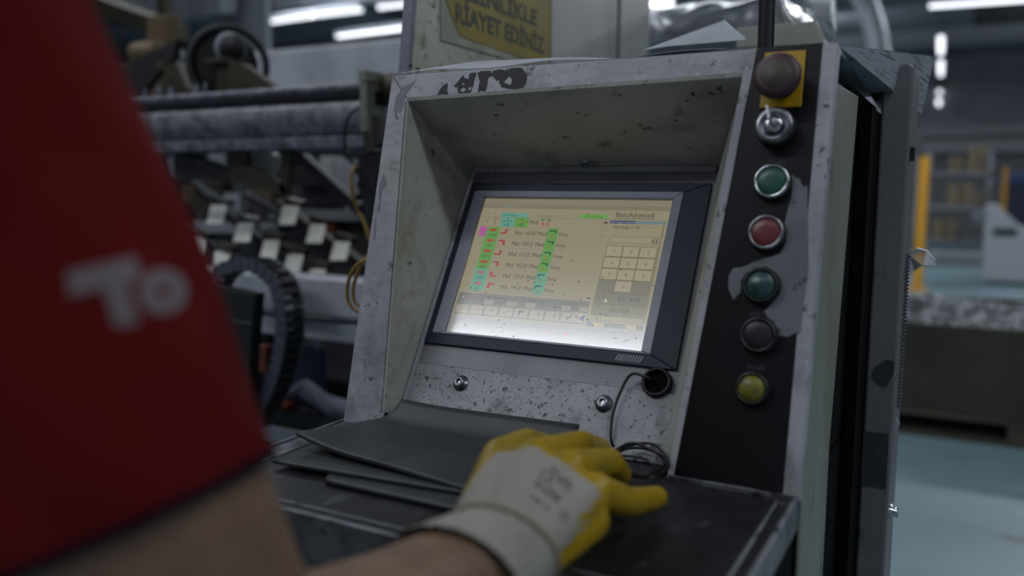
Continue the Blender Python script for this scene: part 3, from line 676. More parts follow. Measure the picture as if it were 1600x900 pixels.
# key switch
o = F(.5475, .399, .001)
ks = lathe_f(o, [(.0215, 0), (.0215, .012), (.0195, .014)]).build('key_switch', M['black'], con, label='black key switch with a steel face and key in it')
lathe_f(o, [(.0205, .0141), (.0205, .019), (.018, .0205), (.0125, .0205), (.0115, .0185), (.0, .0185)]).build('steel_face', M['steel'], ks)
lathe_f(o, [(.0095, .0186), (.0095, .022), (.006, .0225), (.0, .0225)]).build('lock_core', M['chrome'], ks)
b = MB(); kd = FUP * .9 - EX * .25; kd /= np.linalg.norm(kd); c0 = o + FOUT * .018
sd = np.cross(kd, FOUT)
b.hexa([c0 + sd * a + FOUT * h for h in (.0, .02) for a in (-.001, .001)] * 0 + [c0 - sd * .001 - kd * .003, c0 + sd * .001 - kd * .003, c0 + sd * .001 + kd * .003, c0 - sd * .001 + kd * .003] + [p + FOUT * .02 for p in (c0 - sd * .001 - kd * .003, c0 + sd * .001 - kd * .003, c0 + sd * .001 + kd * .003, c0 - sd * .001 + kd * .003)])
b.hexa([c0 + FOUT * .012 + sd * s_ * .0011 + kd * kk + FOUT * hh for s_ in (-1, 1) for kk, hh in ((-.004, 0), (.008, 0), (.011, .008), (-.002, .010))])
b.build('key', M['steel'], ks)
def push(pxy, cap, nm, label, ring='chrome', dome=False, rr=.0195):
    u, v = fpx(*pxy); u += .0015; v -= .001
    o = F(u, v, .001)
    t = lathe_f(o, [(rr * 1.06, 0), (rr * 1.06, .004), (rr, .0055)]).build(nm, M['black'], con, label=label)
    lathe_f(o, [(rr * .99, .0056), (rr * .99, .0095), (rr * .93, .011), (rr * .83, .011), (rr * .82, .006)]).build('bezel', M[ring], t)
    lathe_f(o, [(rr * .81, .006), (rr * .81, .0092), (rr * .74, .0102), (.006, .0106 if not dome else .0135), (.0, .0107 if not dome else .0137)]).build('cap', M[cap], t)
push((1206, 285), 'green_cap', 'push_button', 'bright-ringed green push button below the key switch')
push((1197, 364), 'red_cap', 'push_button', 'red push button in a steel ring', 'steel')
push((1189, 446), 'dgreen_cap', 'push_button', 'dark green push button in a black ring inside the bare patch', 'black', True)
push((1185, 523), 'black_cap', 'push_button', 'blank black plug in the button panel', 'black_cap')
push((1175, 606), 'yellow_cap', 'push_button', 'dull yellow lens at the bottom of the button panel', 'black_cap', True, .0178)
# faint legends above the buttons
b = MB()
for (px, py, t) in ((1214, 255, 'START'), (1192, 410, 'RUN'), (1185, 491, 'RESET'), (1181, 574, 'HAND'), (1225, 178, 'STOP')):
    u, v = fpx(px, py); vv, ff, asp = text_fit(t); h = .0055; wd = asp * h * .9
    b.add([F(u - wd / 2 + wd * a, v + h * (c - .5), .0008) for a, c, _ in vv], ff)
b.build('button_legends', mat('rubbed_legend_ink', '3d3e45', .6), con, kind='stuff')
M['legend'] = mat('rubbed_legend_ink', '3d3e45', .6)
# corner flange and side
b = MB()
def prof(v):   # rounded vertical corner
    return [F(.588, v, .0), F(.598, v, .0)] + [F(.598 + .006 * math.sin(a), v, -.006 + .006 * math.cos(a)) for a in (.5, 1.0, 1.57)] + [F(.604, v, -.0205), F(.600, v, -.0205), F(.600, v, -.006), F(.588, v, -.006)]
A0, A1 = prof(0), prof(HT); n_ = len(A0)
b.add(A0 + A1, [tuple(range(n_)), tuple(range(n_, 2 * n_))] + [(i, (i + 1) % n_, (i + 1) % n_ + n_, i + n_) for i in range(n_)])
b.build('corner_flange', M['white_paint'], con)
b = MB()
sp = [F(.600, 0, -.0205), F(.600, .458, -.0205), F(.600, .458, 0) + EY * .215 * K, F(.600, 0, 0) + EY * .215 * K]
lowf = U(.600, .02, -Z0 / K + .06); lowb = U(.600, .215, -Z0 / K + .06)
b.prism([lowf, sp[0], sp[1], sp[2], sp[3], lowb], EX * .004 * K)
b.build('side_panel', M['side'], con, bevel=.0012)
# carcass behind and below, coloured black for the shade in the side gap
b = MB(); b.hexa([U(.008, .255, -.02), U(.598, .255, -.02), U(.598, .29, .455), U(.008, .29, .455), U(.008, .62, -.02), U(.598, .62, -.02), U(.598, .62, .455), U(.008, .62, .455)])
b.box(U(.01, -.2, -Z0 / K + .06), U(.598, .62, -.03))
b.build('carcass', M['black_void'], con)
b = MB(); b.box(U(.6005, .38, -Z0 / K + .06), U(.616, .635, .435)); b.build('gap_shade_filler', M['black_void'], con)  # added black block, stands in for the shade between console and post
b = MB(); b.box(U(-.002, .0, -Z0 / K + .03), U(.008, .62, -.03)); b.box(U(.0, -.215, -Z0 / K + .03), U(.602, -.205, -.045)); b.build('lower_skin', M['side'], con)
b = MB(); b.box(U(.02, -.17, -Z0 / K), U(.58, .6, -Z0 / K + .06)); b.build('plinth', M['black'], con)
# desk
dk = MB(); dk.box(U(0, -.277, -.012), U(.6, .045, 0)).build('desk_top', M['desk'], con, bevel=.002, label='dark scuffed steel desk top')
b = MB(); b.box(U(-.004, -.28, -.03), U(.0, .004, .004)); b.box(U(.0, -.28, -.045), U(.604, -.277, .002)); b.build('desk_rim', M['desk_light'], con, bevel=.0012)
b = MB(); b.box(U(.5995, -.28, -.03), U(.6045, -.002, .006)); b.box(U(.583, -.277, .0002), U(.587, -.012, .0016)); b.box(U(.466, -.006, .0), U(.6, -.001, .006)); b.build('desk_edge_angle', M['desk_light'], con, bevel=.0012)
b = MB(); b.box(U(.001, -.2765, .0), U(.03, -.0, .0008)); b.box(U(.0301, -.262, .0), U(.58, -.258, .0008)); b.box(U(.0301, -.2765, .0), U(.58, -.272, .0008)); b.build('desk_border_plate', M['desk_light'], con)
# flaked lettering on the top rail
dec = [[(320, 740), (345, 690), (375, 660), (395, 650), (400, 680), (390, 700), (405, 735), (385, 742), (360, 735)],
       [(450, 665), (480, 640), (495, 610), (520, 590), (530, 610), (560, 620), (570, 575), (610, 565), (625, 580), (605, 620), (600, 660), (585, 700), (575, 728), (530, 732), (485, 725), (475, 700), (480, 680), (455, 680)],
       [(630, 570), (660, 556), (735, 555), (742, 590), (715, 605), (705, 660), (695, 715), (660, 710), (635, 718), (640, 680), (650, 640), (640, 600)],
       [(738, 590), (750, 555), (800, 540), (850, 550), (900, 530), (980, 530), (1000, 560), (1015, 600), (1010, 650), (985, 685), (930, 695), (870, 695), (820, 680), (800, 650), (805, 620), (780, 632), (755, 605)]]
chips = [[(838, 645), (855, 625), (885, 600), (902, 625), (892, 665), (862, 655)], [(500, 700), (525, 685), (545, 705), (520, 722), (505, 718)], [(515, 655), (525, 648), (530, 662), (518, 668)], [(560, 690), (580, 680), (585, 690), (565, 712)]]
def jag(pts, amp):
    out = []
    for k, (x, y) in enumerate(pts):
        x2, y2 = pts[(k + 1) % len(pts)]
        for t in (0, .33, .66): out.append((620 + (x + (x2 - x) * t) / 5 + rng.uniform(-amp, amp), (y + (y2 - y) * t) / 5 + rng.uniform(-amp, amp)))
    return out
b = MB()
for d in dec: b.prism([F(*fpx(x, y), .0002) for x, y in jag(d, .5)], FOUT * .0003)
b.build('flaked_lettering', M['decal'], con, label='remains of black lettering flaking off the top rail')
b = MB()
for d in chips: b.prism([F(*fpx(x, y), .0006) for x, y in jag(d, .4)], FOUT * .0001)
b.build('paint_chips', M['white_paint'], con)
# scrape marks on the left frame
bare = mat('bare_metal_scrape', '6c6e77', .5)
for d in ([(616, 172), (620, 150), (628, 138), (640, 131), (650, 127), (643, 134), (634, 147), (630, 162), (626, 178), (621, 172), (618, 182)], [(594, 288), (599, 270), (604, 281), (603, 289), (597, 297), (593, 328), (590, 332), (592, 300)], [(583, 372), (587, 340), (589, 342), (586, 376)]):
    pp = []
    for k, (x, y) in enumerate(d):
        x2, y2 = d[(k + 1) % len(d)]
        for t in (0, .5): pp.append((x + (x2 - x) * t + rng.uniform(-1, 1), y + (y2 - y) * t + rng.uniform(-1, 1)))
    MB().prism([F(*fpx(x, y), .0002) for x, y in pp], FOUT * .0002).build('scrape_mark', bare, con)

# ------------------------------------------------------------------ things on the desk
def sheet(name, px4, zs, label, nrm_t=.003, curl=None, nu=22, nv=16):
    c = [mZ(x, y, Z0 + z) for (x, y), z in zip(px4, zs)]      # back-left, back-right, front-right, front-left
    def fn(a, b_):
        p = (c[0] * (1 - a) + c[1] * a) * (1 - b_) + (c[3] * (1 - a) + c[2] * a) * b_
        return p + EZ * (curl(a, b_) if curl else 0)
    return tag(MB().grid(fn, nu, nv, 0, (0, 0, nrm_t)).build(name, M['rubber']), label, 'rubber sheet', 'black rubber sheets on the desk')
sheet('rubber_sheet', [(560, 690), (900, 735), (935, 850), (506, 754)], [.002] * 4, 'lower middle black rubber sheet sticking out toward the front', .0025)
sheet('rubber_sheet', [(520, 690), (760, 720), (760, 780), (426, 724)], [.0055] * 4, 'narrow black rubber sheet under the curled one, its left corner bare', .0025)
def curl_top(a, b_):
    return .010 * max(0, 1 - a / .35) ** 2 * (.3 + b_) + .003 * math.sin(a * 5) * b_
cs = [mZ(628, 656, Z0 + .0095), mZ(905, 695, Z0 + .0095), mZ(800, 782, Z0 + .0095), mZ(462, 700, Z0 + .0095)]
def top_fn(a, b_):
    p = (cs[0] * (1 - a) + cs[1] * a) * (1 - b_) + (cs[3] * (1 - a) + cs[2] * a) * b_
    return p + EZ * curl_top(a, b_)
# the back edge rides up against the sloping lower panel
def top_fn2(a, b_):
    p = top_fn(a, b_)
    k = max(0, (.22 - b_) / .22)
    lean = .018 * k ** 1.6
    return p + EZ * lean * (1.0 if a < .75 else 1.0)
tag(MB().grid(top_fn2, 30, 24, 0, (0, 0, .003)).build('rubber_sheet', M['rubber']), 'topmost large black rubber sheet with a curled left edge', 'rubber sheet', 'black rubber sheets on the desk')

cab = []
hp0 = S(pu, pt, .006)
cab += [hp0 - SOUT * .006, hp0 + SOUT * .012 - EX * .006]
for (px, py, wv) in ((992, 592, .016), (972, 622, .012), (960, 660, .010)): cab.append(S(*spx(px, py), wv))
cab.append(mZ(957, 695, Z0 + .012))
for k in range(5):
    zz = Z0 + .005 + .0045 * k; j = lambda a: rng.uniform(-a, a)
    cab += [mZ(985 + j(6), 700 + j(4) - k, zz), mZ(1020 + j(6), 702 + j(5) - k, zz + .002), mZ(1043 + j(3), 722 + j(5), zz), mZ(1020 + j(6), 742 + j(4), zz), mZ(975 + j(6), 738 + j(4), zz), mZ(955 + j(5), 718 + j(4), zz + .002)]
cab += [mZ(1000, 715, Z0 + .03), mZ(1030, 735, Z0 + .02)]
tag(MB().tube(cab, .0015, 8, 0, 7).build('black_cable', M['cable_k']), 'thin black cable hanging from the round port, coiled on the desk', 'cable')

# ------------------------------------------------------------------ things on the console top
b = MB()
pl = [(622, 112), (760, 96), (958, 79), (1040, 70), (1130, 66), (1162, 61)]
def topz(x): return F(0, HT)[2] + .0
P0 = [F(fpx(x, y)[0], HT, 0) for x, y in pl]
L0 = F(.0, HT)
def paper1(a, b_):
    u = .008 + .47 * a
    wav = .003 * (math.sin(a * 8 + .6) ** 2) * (1 - b_ * .5) + .0004
    rise = (.014 + .006 * math.sin(a * 5 + .4)) * b_ ** .9
    return F(u, HT, 0) + EY * (.004 + .075 * b_) + EZ * (wav + rise)
MBp = MB().grid(paper1, 40, 8, 0, (0, 0, .0006))
tag(MBp.build('paper_sheet', M['paper']), 'wavy grey paper lying along the console top edge', 'paper', 'papers on the console top')
b = MB()
tf = F(0, HT)[1]
qa, qb, qc, qd = mY(1003, 79, tf + .004), mY(1046, 72.5, tf + .004), mY(1163, 62.5, tf + .006), mY(1131, 31, tf + .055)
qe = mY(1003, 75, tf + .03); qf = mY(1129, 28.5, tf + .052); qg = mY(1166, 61, tf + .09)
th_ = np.array([0, .0006, .0006])
for tri in ((qb, qc, qd), (qa, qb, qd), (qa, qd, qf), (qc, qg, qd)):
    b.add(tri, [(0, 1, 2)]); b.add([p + th_ for p in tri], [(2, 1, 0)])
tag(b.build('paper_sheet', M['paper']), 'folded paper with a pointed corner lifted beside the dark pole', 'paper', 'papers on the console top')
# printed sheet hanging over the right rear
b = MB()
q = [F(.604, HT - .004, -.002), mY(1460, 88, .60), mY(1440, 178, .60), mY(1376, 172, .56), mY(1345, 128, .30)]
q[0] = mY(1310, 71, .13)
b.add(q, [(0, 3, 4), (0, 1, 2, 3)]); b.add([p + np.array([.0004, .0005, .0006]) for p in q], [(4, 3, 0), (3, 2, 1, 0)])
tag(b.build('printed_sheet', M['paper_dark']), 'grey printed sheet drooping from the console top behind the grey post', 'paper')
p0, p1 = mY(1197, 70, .18), mY(1203, -120, .19)
b = MB(); b.cyl(p0 - EZ * .02, p1, .0085, 16)
t = b.build('support_pole', M['dark_steel']); tag(t, 'dark round pole rising from the console top beside the papers', 'pole')

# grey post right of the console
zpt = mY(1400, 100, .40)[2]
x0, x1 = .506, .540
t = thing('machine_post', 'tall scuffed grey steel post with rounded top beside the console', 'post', ((x0 + x1) / 2, .42, 0))
b = MB(); r_ = .006
b.prism([(x0, .40, .0), (x1, .40, .0), (x1, .40, zpt - r_), (x1 - r_ * .3, .40, zpt - r_ * .3), (x1 - r_, .40, zpt), (x0 + r_, .40, zpt), (x0 + r_ * .3, .40, zpt - r_ * .3), (x0, .40, zpt - r_)], (0, .12, 0))
b.build('post_body', M['post'], t, bevel=.003)
b = MB(); za, zb = mY(1365, 760, .4)[2], mY(1365, 675, .4)[2]; b.box((x0 + .0005, .3988, za), (x1 - .004, .4, zb)); b.build('tape_wrap', M['tape'], t, label='dark tape band near the lower end')
b = MB(); b.prism([mY(x, y, .3995) for x, y in ((1366, 575), (1385, 562), (1398, 565), (1396, 585), (1385, 605), (1372, 600), (1362, 590))], (0, -.0005, 0)); b.build('stain', M['tape'], t)
b = MB(); q = mY(1424, 238, .41); b.box((x1, .405, q[2] - .01), (x1 + .005, .425, q[2] + .006)); b.build('latch', M['black'], t)
b = MB(); q = mY(1386, 800, .41); b.lathe((x1, .415, q[2]), EX, [(.009, 0), (.009, .004), (.006, .006), (.006, .011)], 12); b.build('bolt', M['chrome'], t)
cz = [mY(1412, y, .43)[2] for y in (395, 640)]
b = MB(); pts = []
for k in range(44 * 8):
    a = k / 8 * 2 * math.pi; pts.append((x1 + .0035 + .002 * math.cos(a), .435 + .002 * math.sin(a), cz[0] + (cz[1] - cz[0]) * k / 352))
b.tube(pts, .0011, 5, 0, 1); tag(b.build('coiled_cord', M['chain_grey']), 'dark coiled cord running down the right edge of the grey post', 'cord')
b = MB()
fp = [(1417, 440), (1420, 400), (1432, 388), (1448, 392), (1462, 408), (1464, 418), (1440, 416), (1428, 424)]
b.prism([mY(x, y, .45 + .01 * (i % 2)) for i, (x, y) in enumerate(fp)], (.0005, .004, .001)); tag(b.build('film_scrap', M['film']), 'scrap of clear plastic film clinging to the grey post edge', 'film')
b = MB(); b.prism([mY(x, y, .44) for x, y in ((1398, 650), (1406, 662), (1399, 676), (1396, 664))], (0, .003, .0)); tag(b.build('paper_scrap', M['paper']), 'tiny pale torn paper tag on the post edge', 'paper')

# ------------------------------------------------------------------ cover plate with the yellow sign
XS = -.087
def sX(x, y, dx=0): return mX(x, y, XS) + EX * dx
gd = thing('machine_cover', 'tall stained pale cover plate carrying a yellow warning sign behind the console', 'machine cover', (XS - .1, .6, 0))
fe0, fe1 = sX(650, -60), sX(637, 116); bk0, bk1 = sX(1000, -200), sX(963, 86)
b = MB(); zb_ = Z0 + .25
fl = fe1 + (fe1 - fe0) * ((fe1[2] - zb_) / (fe0[2] - fe1[2]))
ft = fe1 + (fe0 - fe1) * ((2.3 - fe1[2]) / (fe0[2] - fe1[2]))
Yj = sX(966, 40)[1]
b.prism([ft, fl, (XS, Yj - .01, zb_), (XS, Yj - .01, 2.3)], (-.012, 0, 0)); b.build('side_plate', M['sign_plate'], gd, bevel=.001)
b = MB(); b.prism([ft + EX * .0005 - EY * .001, fl + EX * .0005 - EY * .001, fl - EX * .016 - EY * .001, ft - EX * .016 - EY * .001], (0, .01, 0)); b.build('front_edge', M['edge_blue'], gd, bevel=.001)
b = MB(); b.box((XS - .012, Yj - .008, zb_), (XS - .004, Yj + .012, 2.3)); b.build('joint_strip', M['brown_steel'], gd)
b = MB(); b.box((XS - .012, Yj + .014, zb_), (XS, Yj + .20, 2.3)); b.build('rear_plate', M['cover_plain'], gd)
ysp = sX(856, 40)[1]
b = MB(); b.box((XS, ysp + .004, zb_ + .02), (XS + .002, Yj - .012, 2.29)); b.build('plain_plate', M['cover_plain'], gd)
b = MB(); b.prism([sX(x, y, .001) for x, y in ((686, -60), (688, 63), (853, 111), (859, 104), (861, -60))], (.001, 0, 0)); sg = b.build('warning_sign', M['film_edge'], gd, label='yellow warning sign in a cloudy plastic cover')
b = MB(); b.prism([sX(x, y, .0023) for x, y in ((694, -60), (694, 0), (703, 24), (717, 57), (800, 86), (828, 95), (857, 94), (859, -60))], (.0006, 0, 0)); b.build('yellow_sheet', M['sign_yellow'], sg)
b = MB()
def sign_text(t, a, e, cap):
    v, f, asp = text_fit(t, .034); A, E_ = sX(*a, .0032), sX(*e, .0032); up = EZ * (sX(*cap, 0)[2] - sX(*a, 0)[2])
    # embolden by stacking slightly shifted copies
    for dx, lift in ((0, 0),): b.add([A + (E_ - A) * (x + dx) + up * y + EX * lift for x, y, _ in v], f)
sign_text('R\u0130AYET ED\u0130N\u0130Z', (709, 33), (848, 84), (708, 3)); sign_text('KES\u0130NL\u0130KLE', (700, -10), (837, 41), (700, -40)); sign_text('KURALLARINA', (696, -52), (850, 2), (696, -80))
b.build('lettering', M['sign_text'], sg, recalc=False, label='dark faded lettering')
b = MB()
for (x, y) in ((641, 103), (653, 109)): b.lathe(sX(x, y, -.001), EX, [(.0035, 0), (.0035, .002)], 10)
b.build('hole_plugs', M['black'], gd)

# white padded roll and film behind the papers
Y = 1.35
pA, pB = mY(985, 60, Y), mY(1300, 40, Y)
b = MB(); zr = .055; b.lathe((pA[0], Y, pA[2]), (1, 0, 0), [(.0, 0), (zr, .0), (zr, pB[0] - pA[0]), (0, pB[0] - pA[0])], 24)
t = b.build('cover_roll', M['white_beam']); tag(t, 'pale horizontal roll behind the lifted paper', 'roll')
def filmfn(a, b_):
    x = pA[0] + (.03 + .9 * a) * (pB[0] - pA[0]); an = 2.6 - 2.4 * b_
    r = zr + .012 + .006 * math.sin(23 * a + 3 * b_) * math.sin(9 * b_ + 5 * a)
    return np.array([x, Y - r * math.cos(an - .9) , pA[2] + r * math.sin(an - .9)])
b = MB().grid(filmfn, 40, 14); tag(b.build('plastic_wrap', M['film']), 'crinkled clear plastic wrapped round the pale roll', 'film')
b = MB()
def film2(a, b_):
    p = mY(1200 + 105 * a, 70 - 95 * b_ * (1 - .7 * a), .8); return p + np.array([0, .03 * math.sin(7 * a + 4 * b_), .006 * math.sin(13 * a)])
b.grid(film2, 16, 12); tag(b.build('plastic_film', M['film']), 'glossy clear plastic film right of the dark pole', 'film')
b = MB(); pp_ = [mY(x, y, .75) for x, y in ((1150, 44), (1275, 32), (1290, 70), (1150, 75))]; b.prism(pp_, (0, .05, 0)); tag(b.build('guard_rail', M['cheek'], bevel=.002), 'short pale rail behind the dark pole', 'rail')

# ------------------------------------------------------------------ left machine
YM = .75
mach = thing('tube_bending_machine', 'long grey tube working machine with pulley and rods left of the console', 'machine', (-1.0, .9, 0))
xl, xr = -1.9, mY(566, 180, YM)[0]
zc = mY(400, 192, YM)[2]; zr_ = mY(380, 143, YM)[2]
b = MB(); b.lathe((xl, YM + .06, zc + .002), EX, [(.058, 0), (.058, xr - xl)], 32)
b.build('main_beam', M['mottled'], mach)
zl0, zl1 = mY(480, 232, YM)[2], mY(480, 214, YM)[2]
MB().box((xl, YM, zl0), (xr, YM + .12, zl1)).build('lower_rail', M['mottled'], mach, bevel=.003)
MB().cyl((xl, YM + .02, zr_ - .004), (xr, YM + .02, zr_ - .004), .0115, 14).build('guide_rod', M['mottled'], mach)
MB().box((xl, YM + .012, zr_ - .026), (xr, YM + .07, zr_ - .013)).build('rod_seat', M['dark_steel'], mach)
# end clamp block
Yb_ = .66
q0, q1 = mY(560, 110, Yb_), mY(573, 205, Yb_)
b = MB(); zmid = mY(560, 128, Yb_)[2]
b.box((q0[0], Yb_, zmid + .001), (q1[0], Yb_ + .055, q0[2])); b.box((q0[0] + .001, Yb_ + .002, q1[2]), (q1[0] - .001, Yb_ + .055, zmid - .001)); b.build('end_clamp', mat('pale_clamp_steel', '7d7d74', .45, .2), mach, bevel=.001)
b = MB(); poly_px(b, [(574, 112), (584, 112), (587, 160), (580, 205), (574, 205)], Yb_ + .03, .03); b.build('clamp_shaded_side', M['dark_steel'], mach)  # receding side of the end block, its shade put into darker steel
b = MB(); poly_px(b, [(568, 206), (580, 206), (586, 236), (570, 238)], Yb_, .03); b.build('clamp_foot', M['brown_steel'], mach)
b = MB(); poly_px(b, [(578, 180), (590, 178), (596, 225), (584, 232)], Yb_ - .02, .02); b.build('sensor_block', M['black'], mach, bevel=.001)
b = MB(); poly_px(b, [(558, 240), (592, 234), (592, 330), (572, 335), (560, 300)], Yb_ + .01, .05); b.build('sensor_housing', M['dark_steel'], mach, bevel=.002)
b = MB(); q = mY(592, 140, .72); b.lathe((q[0] - .03, .74, q[2]), EX, [(.03, 0), (.034, .01), (.034, .06), (.03, .09)], 20); b.build('beam_flange', M['brown_steel'], mach)
# pulley with belt
pc = mY(357, 101, YM + .17); PA = np.array([.78, -.62, 0.0]); PA /= np.linalg.norm(PA)
b = MB(); b.lathe(pc - PA * .03, PA, [(.092, 0), (.106, .002), (.106, .036), (.092, .038), (.089, .019), (.092, .0)], 44, caps=False); pul = b.build('belt_ring', M['chain_in'], mach)
b = MB(); b.lathe(pc - PA * .02 - EX * .012, PA, [(.0, 0), (.084, 0), (.084, .02), (.07, .022), (.02, .022), (0, .022)], 32); pul2 = b.build('pulley_disc', M['black'], pul)
b = MB(); b.lathe(pc + PA * .006 + EX * .006 + EZ * .038, PA, [(.034, 0), (.040, .004), (.040, .026), (.034, .03)], 28); b.build('bearing', M['beam_c'], pul)
b = MB(); b.lathe(pc + PA * .034 + EX * .010 + EZ * .034, PA, [(.033, 0), (.033, .014), (.024, .018), (.024, .034), (.028, .038), (.028, .066), (.0, .068)], 24); b.build('shaft_nut', M['chain_in'], pul)
b = MB(); poly_px(b, [(338, 100), (376, 98), (432, 138), (430, 146), (338, 146)], YM + .08, .03); poly_px(b, [(318, 92), (346, 88), (346, 98), (320, 102)], YM + .06, .05); b.build('pulley_bracket', M['brown_steel'], mach, bevel=.002)
b = MB(); poly_px(b, [(196, 152), (188, 118), (232, 82), (277, 61), (270, 92), (240, 122), (216, 155)], YM + .12, .02); b.build('cam_plate', M['black'], mach, bevel=.002)
b = MB(); poly_px(b, [(180, 100), (270, 78), (274, 86), (184, 112)], YM + .18, .03); b.build('cam_arm', M['brown_steel'], mach)
b = MB(); poly_px(b, [(256, 106), (274, 96), (296, 148), (258, 150)], YM + .1, .05); b.box(mY(242, 110, YM + .1), mY(268, 98, YM + .13) + EY * .03); b.build('cam_bracket', M['brown_steel'], mach, bevel=.002)
b = MB(); q = mY(281, 92, YM + .22); b.lathe(q - EX * .03, EX, [(.03, 0), (.03, .03), (.022, .04)], 20); b.build('roller', M['steel'], mach)
for (x, y, s) in ((250, 142, .012), (228, 148, .011), (268, 144, .011), (308, 140, .012), (322, 138, .01)):
    q = mY(x, y, YM + .05); MB().lathe(q - EZ * .012, EZ, [(s, 0), (s, .014), (s * .6, .016), (s * .6, .026)], 6, smooth=False).build('bolt', M['steel'], mach)
b = MB(); poly_px(b, [(229, 25), (259, 22), (258, 65), (258, 200), (228, 200), (228, 68)], 1.25, .06); b.build('stanchion', M['tab_warm'], mach, bevel=.003, label='ochre upright block above the cam plate')
q = mY(215, 85, 1.2); b = MB(); b.lathe(q, EX, [(.04, 0), (.04, .09), (.03, .1)], 20); b.build('ochre_drum', M['tab_warm'], mach)
# under-beam brackets
b = MB(); poly_px(b, [(272, 236), (356, 262), (366, 246), (366, 276), (352, 282), (270, 280)], YM + .06, .04); b.build('cross_arm', M['dark_steel'], mach, bevel=.002)
b = MB(); poly_px(b, [(356, 234), (384, 234), (384, 256), (446, 290), (446, 308), (356, 278)], YM + .05, .02); b.build('gusset_plate', M['brown_steel'], mach, bevel=.001)
b = MB(); poly_px(b, [(440, 232), (455, 230), (446, 308), (436, 300)], YM + .05, .02); b.build('gusset_leg', M['brown_steel'], mach, bevel=.001)
b = MB(); q = mY(415, 258, YM + .2); b.lathe(q - EX * .02, EX + EY * -.6, [(.05, 0), (.05, .05), (.035, .06), (.03, .06)], 24); b.build('guide_wheel', M['steel'], mach)
b = MB(); poly_px(b, [(258, 240), (272, 236), (276, 282), (262, 275)], YM + .1, .04); b.build('post_stub', M['steel'], mach)
b = MB(); poly_px(b, [(455, 244), (472, 240), (558, 318), (556, 336)], YM + .35, .03); b.build('diagonal_strut', M['dark_steel'], mach)
for a in ((446, 232), (430, 232)): pass
# machine bed below
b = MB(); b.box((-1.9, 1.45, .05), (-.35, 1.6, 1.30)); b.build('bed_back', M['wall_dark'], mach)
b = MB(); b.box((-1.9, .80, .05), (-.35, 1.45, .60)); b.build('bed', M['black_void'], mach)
for x in (-1.8, -.45): MB().box((x, .85, 0), (x + .1, 1.4, .05)).build('foot', M['dark_steel'], mach)
for x in (-1.75, -.62): MB().box((x, 1.46, 1.30), (x + .06, 1.54, 1.42)).build('bed_riser', M['dark_steel'], mach)
# cluttered plates on the bed back, seen between the rails
for (x0, y0, x1, y1, m) in ((500, 244, 522, 278, 'cover_plain'), (520, 250, 556, 300, 'machine_white'), (455, 262, 500, 290, 'black'), (300, 282, 345, 330, 'brown_steel'), (395, 296, 425, 322, 'tab_warm'), (420, 330, 560, 342, 'shelf_grey'), (300, 350, 430, 362, 'beam_c'), (350, 302, 374, 330, 'machine_white'), (540, 300, 560, 330, 'cover_plain'), (470, 345, 520, 360, 'orange_dull')):
    p, q = mY(x0, y1, 1.40), mY(x1, y0, 1.40); MB().box((p[0], 1.40, p[2]), (q[0], 1.449, q[2])).build('bed_fitting', M[m], mach, bevel=.002)

# feed rails with stop tabs
mag = thing('feed_magazine', 'slanting feed rails with bright square stop tabs behind the white table beam', 'feed rack', (-1.1, 1.1, .6))
def rail(p, q, Y, m='dark_steel', wid=9):
    b = MB(); A, B = mY(*p, Y), mY(*q, Y); dz = mY(p[0], p[1] + wid, Y)[2] - A[2]
    b.prism([A, B, B + EZ * dz, A + EZ * dz], (0, .035, 0)); return b.build('rail', M[m], mag)
def chainline(p, q, Y, n, parent):
    A, B = mY(*p, Y), mY(*q, Y); d = (B - A) / n; 
    for k in range(n):
        b = MB(); b.obox(A + d * (k + .5), (np.linalg.norm(d) * .72, .012, .006), np.array([d / np.linalg.norm(d), EY, np.cross(d / np.linalg.norm(d), EY)]).T); b.build('link', M['steel'], parent)
r1 = rail((296, 286), (520, 462), 1.04); chainline((302, 281), (365, 326), 1.03, 14, r1); chainline((374, 332), (500, 420), 1.03, 24, r1)
r2 = rail((255, 338), (380, 412), 1.0); chainline((268, 342), (372, 404), .99, 20, r2)
r3 = rail((430, 312), (575, 418), 1.12, 'brown_steel', 11); r4 = rail((300, 300), (440, 385), 1.2, 'brown_steel', 12); r5 = rail((380, 300), (520, 380), 1.25)
tabs = [(338, 336, 1.02), (380, 364, 1.02), (421, 391, 1.02), (458, 413, 1.02), (493, 436, 1.02), (306, 387, .99), (344, 408, .99), (451, 337, 1.10), (493, 366, 1.10), (531, 393, 1.10)]
for x, y, Y in tabs:
    b = MB(); b.prism([mY(x - 9, y - 14, Y), mY(x + 15, y - 13, Y), mY(x + 9, y + 14, Y - .05), mY(x - 16, y + 14, Y - .05)], (0, .004, .004)); tb = b.build('stop_tab', M['tab'], mag, bevel=.001)
    b = MB(); poly_px(b, [(x - 10, y - 30), (x + 18, y - 22), (x + 15, y - 13), (x - 9, y - 14)], Y + .006, .03); b.build('tab_holder', M['brown_steel'], tb)
b = MB(); b.prism([mY(x, y, 1.02) for x, y in ((285, 288), (306, 286), (298, 318), (277, 318))], (0, .006, 0)); b.build('stop_tab', M['tab_warm'], mag, label='ochre tab')
for x in (-1.35, -.75): MB().box((x, 1.20, .6), (x + .04, 1.24, 1.12)).build('rack_leg', M['dark_steel'], mag)

